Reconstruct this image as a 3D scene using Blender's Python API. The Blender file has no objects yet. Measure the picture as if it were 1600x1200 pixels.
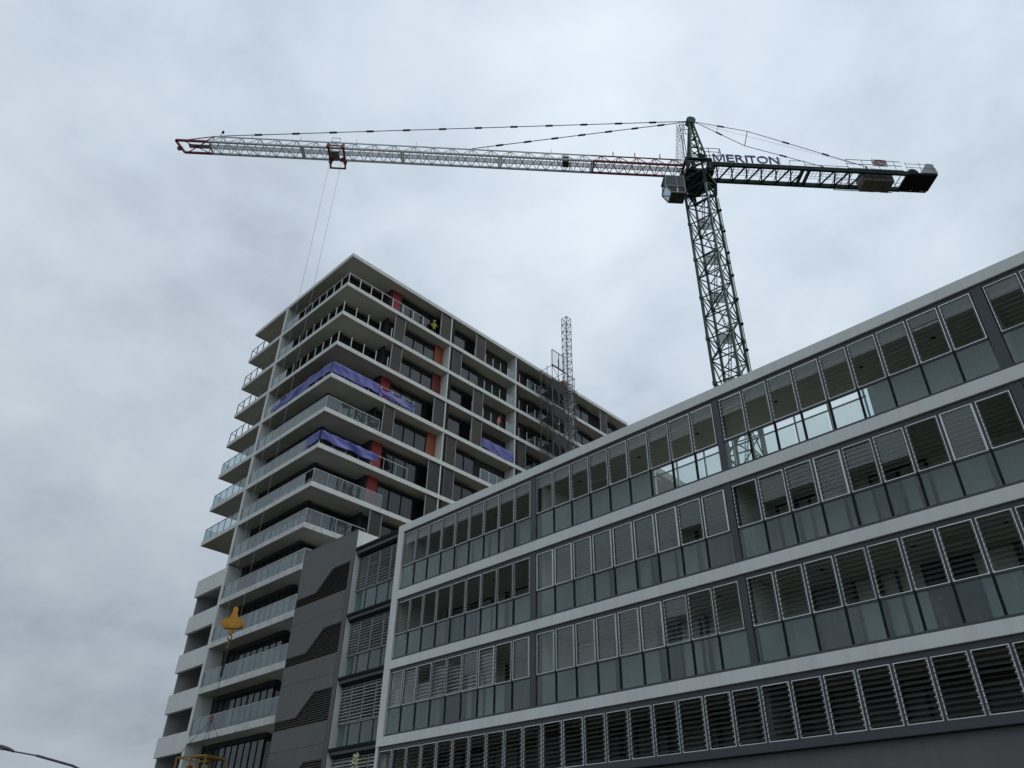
import bpy, bmesh, math, random
from mathutils import Vector, Matrix, noise
random.seed(7)
SC = bpy.context.scene
COL = SC.collection
R = math.radians

# ------------------------------------------------------------------ camera
# the origin is the photographer's eye, 1.6 m above the road; z = -1.6 is the ground
GZ = -1.6
YAW, PIT, ROL, FPX = R(-45.3375), R(34.2941), R(1.27205), 1205.96
cy, sy, cp, sp = math.cos(YAW), math.sin(YAW), math.cos(PIT), math.sin(PIT)
fwd = Vector((sy*cp, cy*cp, sp)); r0 = Vector((cy, -sy, 0)); u0 = r0.cross(fwd)
rgt = math.cos(ROL)*r0 + math.sin(ROL)*u0
up = -math.sin(ROL)*r0 + math.cos(ROL)*u0
cam = bpy.data.cameras.new('camera'); cam_o = bpy.data.objects.new('camera', cam); COL.objects.link(cam_o)
cam.sensor_width = 36; cam.lens = FPX/1600*36; cam.clip_start = .1; cam.clip_end = 5000
cam_o.matrix_world = Matrix((( rgt.x, up.x, -fwd.x, 0), (rgt.y, up.y, -fwd.y, 0), (rgt.z, up.z, -fwd.z, 0), (0, 0, 0, 1)))
SC.camera = cam_o

# ------------------------------------------------------------------ sky, sun, exposure
SUN_AZ, SUN_EL = R(58), R(52)          # veiled sun, direction measured from +x towards +y
sd = Vector((math.cos(SUN_AZ)*math.cos(SUN_EL), math.sin(SUN_AZ)*math.cos(SUN_EL), math.sin(SUN_EL)))
W = bpy.data.worlds.new('World'); SC.world = W; W.use_nodes = True
nt = W.node_tree; N = nt.nodes; L = nt.links; N.clear()
out = N.new('ShaderNodeOutputWorld'); bg = N.new('ShaderNodeBackground'); bg.inputs[1].default_value = .1
sky = N.new('ShaderNodeTexSky'); sky.sky_type = 'NISHITA'; sky.sun_disc = False
sky.sun_elevation = SUN_EL; sky.sun_rotation = math.pi/2 - SUN_AZ
tc = N.new('ShaderNodeTexCoord')
def wmath(op, a, b=None, c=None):
    n = N.new('ShaderNodeMath'); n.operation = op
    for i, v in enumerate((a, b, c)):
        if v is None: continue
        if isinstance(v, (int, float)): n.inputs[i].default_value = v
        else: L.new(v, n.inputs[i])
    return n.outputs[0]
sep = N.new('ShaderNodeSeparateXYZ'); L.new(tc.outputs['Generated'], sep.inputs[0])
zc = wmath('MAXIMUM', sep.outputs[2], 0.0); zz = wmath('ADD', zc, .32)
comb = N.new('ShaderNodeCombineXYZ')
L.new(wmath('DIVIDE', sep.outputs[0], zz), comb.inputs[0]); L.new(wmath('DIVIDE', sep.outputs[1], zz), comb.inputs[1])
def wnoise(scale, detail, rough, off, dist=0.0, src=None):
    mp = N.new('ShaderNodeMapping'); mp.inputs['Location'].default_value = off; L.new(src or comb.outputs[0], mp.inputs[0])
    n = N.new('ShaderNodeTexNoise'); n.inputs['Scale'].default_value = scale; n.inputs['Detail'].default_value = detail
    n.inputs['Roughness'].default_value = rough; n.inputs['Distortion'].default_value = dist
    L.new(mp.outputs[0], n.inputs[0]); return n.outputs['Fac']
big = wnoise(1.7, 3, .45, (3.1, 1.2, 0), .25)
mid = wnoise(4.2, 7, .52, (0.4, 7.7, 0), .15)
fin = wnoise(9.5, 8, .58, (5.3, 2.1, 0), .5)
mixn = wmath('ADD', wmath('ADD', wmath('MULTIPLY', big, .46), wmath('MULTIPLY', mid, .38)), wmath('MULTIPLY', fin, .16))
ramp = N.new('ShaderNodeValToRGB'); L.new(mixn, ramp.inputs[0])
e = ramp.color_ramp.elements
e[0].position = .35; e[0].color = (.40, .46, .53, 1)
e[1].position = .62; e[1].color = (.635, .705, .775, 1)
k = ramp.color_ramp.elements.new(.47); k.color = (.515, .592, .672, 1)
dotn = N.new('ShaderNodeVectorMath'); dotn.operation = 'DOT_PRODUCT'; dotn.inputs[1].default_value = sd
L.new(tc.outputs['Generated'], dotn.inputs[0])
glow = N.new('ShaderNodeMapRange'); glow.interpolation_type = 'SMOOTHSTEP'
L.new(dotn.outputs['Value'], glow.inputs[0])
for i, v in ((1, -.2), (2, 1.0), (3, .95), (4, 1.17)): glow.inputs[i].default_value = v
elev = N.new('ShaderNodeMapRange'); elev.interpolation_type = 'SMOOTHSTEP'; L.new(zc, elev.inputs[0])
for i, v in ((1, 0.0), (2, .8), (3, .72), (4, 1.16)): elev.inputs[i].default_value = v
gain = wmath('MULTIPLY', wmath('MULTIPLY', glow.outputs[0], elev.outputs[0]), 9.75)   # the background strength is 0.1
vs = N.new('ShaderNodeVectorMath'); vs.operation = 'SCALE'; L.new(ramp.outputs[0], vs.inputs[0]); L.new(gain, vs.inputs['Scale'])
mx = N.new('ShaderNodeMix'); mx.data_type = 'RGBA'; mx.inputs['Factor'].default_value = .95
L.new(sky.outputs[0], mx.inputs[6]); L.new(vs.outputs[0], mx.inputs[7])
L.new(mx.outputs[2], bg.inputs[0]); L.new(bg.outputs[0], out.inputs[0])
sl = bpy.data.lights.new('sun', 'SUN'); sl.energy = .55; sl.angle = R(25); sl.color = (1, .97, .93)
so = bpy.data.objects.new('sun', sl); COL.objects.link(so)
so.rotation_euler = (-sd).to_track_quat('-Z', 'Y').to_euler(); so.location = (0, 0, 90)
SC.view_settings.view_transform = 'Standard'; SC.view_settings.look = 'None'
SC.view_settings.exposure = 0; SC.view_settings.gamma = 1
SC.render.engine = 'CYCLES'
SC.cycles.max_bounces = 6; SC.cycles.diffuse_bounces = 4; SC.cycles.glossy_bounces = 3
SC.cycles.transparent_max_bounces = 24; SC.cycles.caustics_reflective = False; SC.cycles.caustics_refractive = False

# ------------------------------------------------------------------ materials
def newmat(name):
    m = bpy.data.materials.new(name); m.use_nodes = True; m.node_tree.nodes.clear(); return m, m.node_tree.nodes, m.node_tree.links
def paint(name, col, rough=.6, metal=0., var=.12, scale=1.5, streak=0., bump=0., fine=0., spec=.4, rnd=0.):
    """painted or cast surface: base colour with cloudy tone shifts, optional vertical run marks and fine relief"""
    m, n, l = newmat(name)
    o = n.new('ShaderNodeOutputMaterial'); b = n.new('ShaderNodeBsdfPrincipled'); l.new(b.outputs[0], o.inputs[0])
    b.inputs['Roughness'].default_value = rough; b.inputs['Metallic'].default_value = metal; b.inputs['Specular IOR Level'].default_value = spec
    g = n.new('ShaderNodeNewGeometry')
    t = n.new('ShaderNodeTexNoise'); t.inputs['Scale'].default_value = scale; t.inputs['Detail'].default_value = 6; t.inputs['Roughness'].default_value = .6
    l.new(g.outputs['Position'], t.inputs[0])
    fac = t.outputs['Fac']
    if streak:
        mp = n.new('ShaderNodeMapping'); mp.inputs['Scale'].default_value = (3.2, 3.2, .16); l.new(g.outputs['Position'], mp.inputs[0])
        t2 = n.new('ShaderNodeTexNoise'); t2.inputs['Scale'].default_value = 1.6; t2.inputs['Detail'].default_value = 5; l.new(mp.outputs[0], t2.inputs[0])
        q = n.new('ShaderNodeMix'); q.data_type = 'FLOAT'; q.inputs[0].default_value = streak; l.new(fac, q.inputs[2]); l.new(t2.outputs['Fac'], q.inputs[3]); fac = q.outputs[0]
    r = n.new('ShaderNodeValToRGB'); l.new(fac, r.inputs[0])
    r.color_ramp.elements[0].position = .28; r.color_ramp.elements[1].position = .72
    r.color_ramp.elements[0].color = (*[c*(1-var) for c in col], 1); r.color_ramp.elements[1].color = (*[min(1, c*(1+var*.55)) for c in col], 1)
    colour = r.outputs[0]
    if rnd:
        oi = n.new('ShaderNodeObjectInfo'); ma = n.new('ShaderNodeMath'); ma.operation = 'MULTIPLY_ADD'; ma.inputs[1].default_value = rnd; ma.inputs[2].default_value = 1-rnd/2; l.new(oi.outputs['Random'], ma.inputs[0])
        vm = n.new('ShaderNodeVectorMath'); vm.operation = 'SCALE'; l.new(colour, vm.inputs[0]); l.new(ma.outputs[0], vm.inputs['Scale']); colour = vm.outputs[0]
    l.new(colour, b.inputs['Base Color'])
    if bump:
        t3 = n.new('ShaderNodeTexNoise'); t3.inputs['Scale'].default_value = fine or 40; t3.inputs['Detail'].default_value = 3; l.new(g.outputs['Position'], t3.inputs[0])
        bp = n.new('ShaderNodeBump'); bp.inputs['Strength'].default_value = bump; bp.inputs['Distance'].default_value = .02
        l.new(t3.outputs['Fac'], bp.inputs['Height']); l.new(bp.outputs[0], b.inputs['Normal'])
    return m
def glass(name, tint, dust=.1, dustcol=(.3, .33, .34), ior=1.75, smear=0., rough=.015, seed=0.):
    """a pane: see-through tint, mirror reflection by the Fresnel law, a film of dust with wiped smears"""
    m, n, l = newmat(name)
    o = n.new('ShaderNodeOutputMaterial')
    tr = n.new('ShaderNodeBsdfTransparent'); tr.inputs[0].default_value = (*tint, 1)
    df = n.new('ShaderNodeBsdfDiffuse'); df.inputs[0].default_value = (*dustcol, 1)
    gl = n.new('ShaderNodeBsdfGlossy'); gl.inputs['Roughness'].default_value = rough; gl.inputs[0].default_value = (.95, 1, 1, 1)
    fr = n.new('ShaderNodeFresnel'); fr.inputs[0].default_value = ior
    geo = n.new('ShaderNodeNewGeometry')
    inv = n.new('ShaderNodeMath'); inv.operation = 'SUBTRACT'; inv.inputs[0].default_value = 1; l.new(geo.outputs['Backfacing'], inv.inputs[1])
    ff = n.new('ShaderNodeMath'); ff.operation = 'MULTIPLY'; l.new(fr.outputs[0], ff.inputs[0]); l.new(inv.outputs[0], ff.inputs[1])
    m1 = n.new('ShaderNodeMixShader'); l.new(tr.outputs[0], m1.inputs[1]); l.new(df.outputs[0], m1.inputs[2])
    oi = n.new('ShaderNodeObjectInfo')
    if smear:
        mp = n.new('ShaderNodeMapping'); mp.inputs['Rotation'].default_value = (0, .6, .2); mp.inputs['Scale'].default_value = (2.4, 1, .55)
        ad = n.new('ShaderNodeVectorMath'); ad.operation = 'ADD'; l.new(geo.outputs['Position'], ad.inputs[0])
        sc = n.new('ShaderNodeVectorMath'); sc.operation = 'SCALE'; sc.inputs[0].default_value = (9, 0, 5); l.new(oi.outputs['Random'], sc.inputs['Scale']); l.new(sc.outputs[0], ad.inputs[1])
        l.new(ad.outputs[0], mp.inputs[0])
        t = n.new('ShaderNodeTexNoise'); t.inputs['Scale'].default_value = 3.2; t.inputs['Detail'].default_value = 8; t.inputs['Roughness'].default_value = .68; t.inputs['Distortion'].default_value = 1.2
        l.new(mp.outputs[0], t.inputs[0])
        rr = n.new('ShaderNodeMapRange'); l.new(t.outputs['Fac'], rr.inputs[0]); rr.inputs[1].default_value = .55; rr.inputs[2].default_value = .82; rr.inputs[3].default_value = 0.; rr.inputs[4].default_value = smear
        t2 = n.new('ShaderNodeMath'); t2.operation = 'MULTIPLY_ADD'; l.new(oi.outputs['Random'], t2.inputs[0]); t2.inputs[1].default_value = dust*.7; t2.inputs[2].default_value = dust*.6
        a2 = n.new('ShaderNodeMath'); a2.operation = 'ADD'; a2.use_clamp = True; l.new(rr.outputs[0], a2.inputs[0]); l.new(t2.outputs[0], a2.inputs[1]); l.new(a2.outputs[0], m1.inputs[0])
    else:
        t2 = n.new('ShaderNodeMath'); t2.operation = 'MULTIPLY_ADD'; l.new(oi.outputs['Random'], t2.inputs[0]); t2.inputs[1].default_value = dust*.5; t2.inputs[2].default_value = dust*.75
        l.new(t2.outputs[0], m1.inputs[0])
    src = m1.inputs[0].links[0].from_socket; od = n.new('ShaderNodeMath'); od.operation = 'MULTIPLY'; l.new(src, od.inputs[0]); l.new(inv.outputs[0], od.inputs[1]); l.new(od.outputs[0], m1.inputs[0])   # the film lies on the outer face
    m2 = n.new('ShaderNodeMixShader'); l.new(ff.outputs[0], m2.inputs[0]); l.new(m1.outputs[0], m2.inputs[1]); l.new(gl.outputs[0], m2.inputs[2])
    l.new(m2.outputs[0], o.inputs[0])
    return m
M = dict(
 white=paint('white_render', (.78, .80, .765), .7, var=.15, scale=.5, streak=.5, bump=.06, fine=60),
 slab=paint('painted_concrete', (.77, .785, .745), .75, var=.16, scale=1.1, streak=.3, bump=.10, fine=25),
 rawgrey=paint('bare_grey_blockwork', (.44, .455, .445), .9, var=.2, scale=.9, bump=.1, fine=14),
 shaded_soffit=paint('shade_toned_soffit', (.50, .48, .41), .85, var=.14, scale=.5, bump=.05, fine=30),  # shade under the slabs put into this darker beige-grey
 rawslab=paint('patched_concrete', (.71, .725, .695), .8, var=.34, scale=2.6, streak=.3, bump=.15, fine=18),
 charcoal=paint('charcoal_render', (.155, .157, .154), .75, var=.16, scale=.6, streak=.5, rnd=.14, bump=.05, fine=50),
 darkmetal=paint('dark_grey_powdercoat', (.065, .072, .082), .45, var=.1, scale=2),
 black=paint('black_metal', (.016, .017, .019), .7, var=.2, scale=3, spec=.12),
 brownlouvre=paint('brown_louvre_metal', (.125, .112, .098), .6, var=.12, scale=2),
 screen=paint('brown_slat_screen', (.070, .063, .056), .6, var=.25, scale=1.2, rnd=.2),
 silver=paint('satin_aluminium', (.70, .72, .72), .32, .9, rnd=.25, var=.10, scale=3),
 post=paint('pale_post_metal', (.55, .57, .56), .45, .1, var=.1, scale=3),
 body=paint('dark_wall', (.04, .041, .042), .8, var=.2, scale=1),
 interior=paint('pale_green_plaster', (.74, .80, .72), .85, var=.12, scale=.8),
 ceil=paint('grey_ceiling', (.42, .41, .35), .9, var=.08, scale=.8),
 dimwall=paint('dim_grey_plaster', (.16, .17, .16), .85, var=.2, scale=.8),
 curtain=paint('grey_curtain', (.30, .31, .31), .9, var=.3, scale=2, streak=.9, rnd=.7),
 red=paint('red_panel', (.33, .03, .035), .55, var=.1), darkred=paint('dark_red_panel', (.20, .035, .035), .55, var=.1),
 orange=paint('orange_panel', (.36, .10, .045), .55, var=.1),
 tarp=paint('blue_tarpaulin', (.08, .09, .36), .5, var=.15, scale=1.6, bump=.08, fine=3),
 crgreen=paint('green_crane_paint', (.018, .085, .062), .45, .1, var=.25, scale=1.2),
 crgreen2=paint('dark_green_crane_paint', (.010, .034, .028), .6, .0, spec=.2, var=.3, scale=1.2),
 crwhite=paint('white_crane_paint', (.62, .64, .65), .45, .1, var=.15, scale=1.5),
 crred=paint('dark_red_crane_paint', (.23, .018, .033), .45, .1, var=.2, scale=1.5),
 galv=paint('galvanised_steel', (.34, .36, .37), .5, .6, var=.2, scale=4),
 hoist=paint('weathered_hoist_steel', (.15, .155, .165), .55, .4, var=.25, scale=4),
 mesh=paint('grey_walkway_mesh', (.42, .45, .47), .6, .2, var=.12, scale=2),
 cable=paint('steel_cable', (.05, .05, .075), .5, .4, var=.1),
 rope=paint('pale_hoist_rope', (.20, .21, .23), .5, .4, var=.1),
 concrete=paint('grey_concrete', (.17, .16, .145), .9, var=.25, scale=2, bump=.2),
 cabgrey=paint('grey_cab_panel', (.36, .37, .36), .5, var=.1), cabdark=paint('dark_cab_floor', (.06, .058, .056), .7, var=.2),
 yellow=paint('yellow_hook_paint', (.66, .31, .03), .5, var=.28, scale=5), gold=paint('yellow_cage_paint', (.33, .20, .03), .6, var=.3, scale=4),
 navy=paint('navy_sign_letter', (.05, .05, .17), .5, var=.08), signred=paint('red_sign_paint', (.42, .05, .06), .5, var=.1), signwhite=paint('white_sign_plate', (.62, .60, .60), .5, var=.08),
 rust=paint('rust_brown_motor', (.26, .12, .08), .7, var=.25, scale=4), strap=paint('dark_strap', (.035, .025, .022), .8, var=.2),
 skin=paint('skin', (.42, .27, .2), .6, var=.08), hivis=paint('yellow_hi_vis_cloth', (.42, .52, .04), .7, var=.12), orangevis=paint('orange_hi_vis_cloth', (.80, .10, .02), .7, var=.12),
 trouser=paint('dark_blue_trousers', (.03, .035, .06), .8, var=.2), helmw=paint('white_helmet', (.75, .75, .73), .35, var=.05), helmr=paint('red_helmet', (.5, .04, .03), .35, var=.05), boot=paint('brown_boots', (.08, .05, .03), .7),
 asphalt=paint('asphalt', (.05, .05, .052), .9, var=.25, scale=.7, bump=.4, fine=60), pave=paint('concrete_footpath', (.14, .13, .11), .9, var=.18, scale=.6, bump=.2, fine=30),
 ground=paint('dry_ground', (.08, .07, .05), .95, var=.3, scale=.2, bump=.3, fine=12), line=paint('road_paint', (.72, .72, .70), .7, var=.15),
 lamp=paint('grey_purple_lamp_paint', (.10, .085, .11), .5, .2, var=.15), leaf=paint('agave_leaf', (.10, .15, .09), .6, var=.2, scale=3), petal=paint('pale_cream_blossom', (.55, .54, .34), .7, var=.25, scale=14),
 lens=paint('lamp_lens', (.5, .5, .48), .2),
)
G = dict(
 clear=glass('clear_glass', (.93, .965, .955), .11, (.6, .65, .63), ior=1.6),
 blade=glass('louvre_glass', (.965, .985, .975), .10, (.36, .38, .36), ior=1.75),
 brown_sheen=glass('painted_sheen_louvre_glass', (.93, .95, .93), .26, (.20, .20, .185), ior=1.6),  # brown-grey film stands in for reflections off the blades' undersides
 frost=glass('frosted_louvre_glass', (.90, .94, .93), .6, (.60, .64, .58), ior=1.7),
 dusty=glass('film_covered_glass', (.80, .885, .89), .15, (.23, .31, .33), ior=1.7, smear=.5),
 tower=glass('grey_tinted_glass', (.42, .46, .48), .05, (.2, .22, .23), ior=1.6),
 bal=glass('balustrade_glass', (.74, .83, .85), .20, (.28, .36, .385), ior=1.75),
 cab=glass('cab_glass', (.30, .38, .45), .1, (.2, .28, .36), ior=1.6),
)

# ------------------------------------------------------------------ builders
WP = {}                                  # world position of every object built here
def place(o, loc, parent):
    loc = Vector(loc); WP[o.name] = loc
    COL.objects.link(o)
    if parent is not None:
        o.parent = parent; o.location = loc - WP[parent.name]
    else: o.location = loc
    return o
def thing(name, loc, label, cat, group=None):
    o = bpy.data.objects.new(name, None); o.empty_display_size = .5
    place(o, loc, None); o['label'] = label; o['category'] = cat
    if group: o['group'] = group
    return o
def tag(o, label, cat, group=None):
    o['label'] = label; o['category'] = cat
    if group: o['group'] = group
    return o
CACHE = {}
class MB:
    def __init__(s): s.v = []; s.f = []
    def box(s, x0, x1, y0, y1, z0, z1):
        b = len(s.v)
        s.v += [(x0,y0,z0),(x1,y0,z0),(x1,y1,z0),(x0,y1,z0),(x0,y0,z1),(x1,y0,z1),(x1,y1,z1),(x0,y1,z1)]
        s.f += [tuple(b+i for i in q) for q in ((0,3,2,1),(4,5,6,7),(0,1,5,4),(1,2,6,5),(2,3,7,6),(3,0,4,7))]
        return s
    def bar(s, p, q, w, h=None, sides=4):
        p = Vector(p); q = Vector(q); d = q-p
        if d.length < 1e-6: return s
        h = h or w; M3 = d.to_track_quat('Z', 'Y').to_matrix(); b = len(s.v)
        for e in (p, q):
            for k in range(sides):
                a = 2*math.pi*(k+.5)/sides; rr = .5/math.cos(math.pi/sides) if sides == 4 else .5
                s.v.append(tuple(e + M3 @ Vector((math.cos(a)*w*rr, math.sin(a)*h*rr, 0))))
        s.f.append(tuple(b+k for k in reversed(range(sides)))); s.f.append(tuple(b+sides+k for k in range(sides)))
        for k in range(sides):
            j = (k+1) % sides; s.f.append((b+k, b+j, b+sides+j, b+sides+k))
        return s
    def prism(s, poly, axis, a, c):
        """polygon given in the two other axes (in order), extruded from a to c along axis"""
        b = len(s.v); n = len(poly)
        def mk(p, t):
            return {0: (t, p[0], p[1]), 1: (p[0], t, p[1]), 2: (p[0], p[1], t)}[axis]
        s.v += [mk(p, a) for p in poly] + [mk(p, c) for p in poly]
        s.f += [tuple(b+i for i in range(n)), tuple(b+n+i for i in reversed(range(n)))]
        for i in range(n):
            j = (i+1) % n; s.f.append((b+i, b+n+i, b+n+j, b+j))
        return s
    def ball(s, c, r, seg=8, rings=6, sc=(1,1,1)):
        b = len(s.v); c = Vector(c)
        for i in range(rings+1):
            th = math.pi*i/rings
            for j in range(seg):
                ph = 2*math.pi*j/seg
                s.v.append((c.x+r*sc[0]*math.sin(th)*math.cos(ph), c.y+r*sc[1]*math.sin(th)*math.sin(ph), c.z+r*sc[2]*math.cos(th)))
        for i in range(rings):
            for j in range(seg):
                k = (j+1) % seg; s.f.append((b+i*seg+j, b+(i+1)*seg+j, b+(i+1)*seg+k, b+i*seg+k))
        return s
    def disc(s, c, r, t, ax, seg=20):
        """short cylinder centred on c, thickness t along unit vector ax"""
        return s.bar(Vector(c)-Vector(ax)*t/2, Vector(c)+Vector(ax)*t/2, 2*r, sides=seg)
    def mesh(s, name, m, smooth=False, origin=(0,0,0)):
        me = bpy.data.meshes.new(name); o = Vector(origin)
        me.from_pydata([tuple(Vector(v)-o) for v in s.v], [], s.f)
        bm = bmesh.new(); bm.from_mesh(me); bmesh.ops.recalc_face_normals(bm, faces=bm.faces); bm.to_mesh(me); bm.free()
        me.materials.append(m)
        if smooth: me.polygons.foreach_set('use_smooth', [True]*len(me.polygons))
        return me
    def build(s, name, m, parent, smooth=False, origin=None):
        if origin is None:
            n = len(s.v); lo = [min(v[i] for v in s.v) for i in range(3)]; hi = [max(v[i] for v in s.v) for i in range(3)]
            origin = [(a+b)/2 for a, b in zip(lo, hi)]
        return place(bpy.data.objects.new(name, s.mesh(name, m, smooth, origin)), origin, parent)
def box(name, x0, x1, y0, y1, z0, z1, m, parent, bev=0.):
    dx, dy, dz = x1-x0, y1-y0, z1-z0
    key = ('b', round(dx, 4), round(dy, 4), round(dz, 4), m.name, bev)
    me = CACHE.get(key)
    if me is None:
        me = MB().box(-dx/2, dx/2, -dy/2, dy/2, -dz/2, dz/2).mesh(name, m)
        if bev:
            bm = bmesh.new(); bm.from_mesh(me); bmesh.ops.bevel(bm, geom=bm.edges[:], offset=bev, segments=2, affect='EDGES', profile=.5); bm.to_mesh(me); bm.free()
        CACHE[key] = me
    return place(bpy.data.objects.new(name, me), ((x0+x1)/2, (y0+y1)/2, (z0+z1)/2), parent)
def shared(name, key, fn, m, loc, parent, rot=None):
    """object that shares cached mesh data; fn fills an MB round its own origin"""
    kk = (key, m.name); me = CACHE.get(kk)
    if me is None:
        b = MB(); fn(b); me = CACHE[kk] = b.mesh(name, m)
    o = place(bpy.data.objects.new(name, me), loc, parent)
    if rot: o.rotation_euler = rot
    return o
def strut(name, p, q, w, m, parent, h=None, sides=4):
    p = Vector(p); q = Vector(q); d = q-p; ln = round(d.length, 3)
    o = shared(name, ('st', ln, w, h, sides), lambda b: b.bar((0,0,-ln/2), (0,0,ln/2), w, h, sides), m, (p+q)/2, parent)
    o.rotation_euler = d.to_track_quat('Z', 'Y').to_euler(); return o

# ------------------------------------------------------------------ ground, road, footpath
def setting(o): o['kind'] = 'structure'; return o
setting(box('ground', -2000, 2000, -2000, 2000, GZ-.5, GZ-.15, M['ground'], None))
rd = setting(box('road', -160, 120, -6.5, 9.0, GZ-.15, GZ-.11, M['asphalt'], None))
fp = setting(box('footpath', -160, 120, 9.16, 20.6, GZ-.15, GZ, M['pave'], None))
setting(box('footpath', -160, 120, -11, -6.66, GZ-.15, GZ, M['pave'], None))
for i in range(28):
    setting(box('kerb', -160+i*10+.005, -150+i*10-.005, 9.005, 9.155, GZ-.15, GZ+.002, M['concrete'], None, .015))
    setting(box('kerb', -160+i*10+.005, -150+i*10-.005, -6.655, -6.505, GZ-.15, GZ+.002, M['concrete'], None, .015))
for i in range(24): box('lane_line', -150+i*10, -147+i*10, 1.2, 1.32, GZ-.108, GZ-.106, M['line'], rd)

# ------------------------------------------------------------------ front apartment building
YF, YG = 20.7, 20.82
FB = thing('apartment_building', (-11, 26, GZ), 'long low apartment building with pale bands and rows of glass louvre windows', 'building')
XL, XR = -28.50, 6.6
ROWS = [dict(top=14.86, ft=14.72, lb=13.13, pb=12.08, bt=11.98), dict(top=11.58, ft=11.41, lb=9.98, pb=8.97, bt=8.87),
        dict(top=8.50, ft=8.35, lb=6.92, pb=5.90, bt=5.81), dict(top=5.45, ft=5.28, lb=3.84, pb=None, bt=3.74)]
BAYS = [(-28.07, -19.78), (-19.49, -11.11), (-10.88, -2.62), (-2.33, 6.05)]
VOID = (-15.5, -6.8)                         # gallery open to the light well behind, top storey only
# pale bands
box('roof_band', XL, XR, YF, YF+.5, 14.86, 15.25, M['white'], FB, .015)
for a, b in ((11.58, 11.98), (8.50, 8.87), (5.45, 5.81)): box('floor_band', XL, XR, YF+.004, YF+.24, a, b, M['white'], FB, .012)
for a, b in ((11.98, 14.86), (8.87, 11.58), (5.81, 8.50)): box('corner_pier', XL+.002, XL+.43, YF+.002, YF+.34, a+.001, b-.001, M['white'], FB, .008)
box('corner_pier', XL+.004, XL+.172, YF+.02, YF+.34, GZ, 5.449, M['white'], FB, .008)
box('flank_wall', XL+.05, XL+.34, YF+.36, 33, GZ, 15.0, M['white'], FB)
# slabs, roof, rooms
BD = 31.5
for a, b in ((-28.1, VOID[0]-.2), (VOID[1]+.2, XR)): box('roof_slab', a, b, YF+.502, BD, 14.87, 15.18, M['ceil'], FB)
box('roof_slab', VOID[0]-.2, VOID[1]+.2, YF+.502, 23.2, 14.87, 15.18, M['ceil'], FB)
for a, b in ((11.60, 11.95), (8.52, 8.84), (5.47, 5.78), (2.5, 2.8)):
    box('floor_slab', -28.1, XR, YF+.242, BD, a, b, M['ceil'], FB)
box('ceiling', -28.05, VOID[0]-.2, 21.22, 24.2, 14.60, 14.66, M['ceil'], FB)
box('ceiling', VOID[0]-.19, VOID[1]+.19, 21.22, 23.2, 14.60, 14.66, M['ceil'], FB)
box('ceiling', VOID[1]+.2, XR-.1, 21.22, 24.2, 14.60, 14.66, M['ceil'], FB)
box('bulkhead', -28.05, XR-.1, 21.20, 21.217, 14.60, 14.868, M['white'], FB)
BW = 23.45
for i, r in enumerate(ROWS):
    zt = r['top']+.02 if i else 14.86; zb = ROWS[i]['bt']-.03 if i < 3 else 2.8
    segs = [(-28.1, VOID[0]), (VOID[1], XR)] if i == 0 else [(-28.1, XR)]
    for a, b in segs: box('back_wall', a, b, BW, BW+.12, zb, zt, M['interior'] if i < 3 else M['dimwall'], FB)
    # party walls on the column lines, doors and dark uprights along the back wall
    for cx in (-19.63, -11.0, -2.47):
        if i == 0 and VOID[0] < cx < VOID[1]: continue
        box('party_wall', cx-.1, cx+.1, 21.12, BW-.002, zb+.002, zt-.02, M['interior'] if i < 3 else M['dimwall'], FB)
    x = -27.3
    while x < 5:
        w = random.choice((1.8, 2.4, 2.7))
        if not (i == 0 and VOID[0]-2.6 < x < VOID[1]+.3) and not any(x < cx+.2 and x+w > cx-.2 for cx in (-19.63, -11.0, -2.47)):
            zh = zt-.06
            d = MB().box(x, x+.09, BW-.06, BW-.003, zb+.05, zh).box(x+w-.09, x+w, BW-.06, BW-.003, zb+.05, zh).box(x, x+w, BW-.062, BW-.004, zh-.001, zh+.04).box(x+w/2-.05, x+w/2+.05, BW-.058, BW-.002, zb+.05, zh)
            dr = d.build('sliding_door', M['black'], FB)
            if random.random() < .6: box('door_leaf', x+.09, x+w/2-.05, BW-.04, BW-.02, zb+.05, zh-.002, M['curtain'] if random.random() < .5 else M['body'], dr)
        x += w + random.uniform(.5, 1.6)
    if i:
        for q in range(17):
            px = -27.6+q*1.95+random.uniform(-.1, .1)
            if px > 5.5 or any(abs(px-cx) < .3 for cx in (-19.63, -11.0, -2.47)): continue
            box('wall_post', px, px+.11, BW-.16, BW-.07, zb+.03, zt-.03, M['black'], FB)
    # recessed downlights in the ceiling
    zc_ = 14.598 if i == 0 else r['top']+.018
    for x in [v+random.uniform(-.2, .2) for v in (-26, -23, -21, -18.2, -15.2, -12.6, -9.2, -6.4, -4, -1.2, 2.5)]:
        shared('downlight', 'dl', lambda b: b.disc((0,0,0), .075, .012, (0,0,1), 14), M['black'], (x, 22.0, zc_-.004), FB)
# rear glazed screen of the gallery with the open light well behind
rs = MB()
for x in [VOID[0]+.02 + k*(VOID[1]-VOID[0]-.1)/7 for k in range(8)]: rs.box(x, x+.05, 23.1, 23.17, 11.97, 14.6)
for z in (11.97, 12.95, 13.15, 14.2): rs.box(VOID[0], VOID[1], 23.12, 23.16, z, z+.05)
for x in [VOID[0]+.55 + k*1.11 for k in range(7)]: rs.box(x, x+.03, 23.13, 23.15, 12.0, 13.0)
rsp = rs.build('gallery_screen', M['galv'], FB)
for k in range(7):
    x = VOID[0]+.09 + k*(VOID[1]-VOID[0]-.1)/7; box('pane', x+.01, x+1.1, 23.135, 23.145, 12.03, 14.2, G['clear'], rsp)
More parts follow.
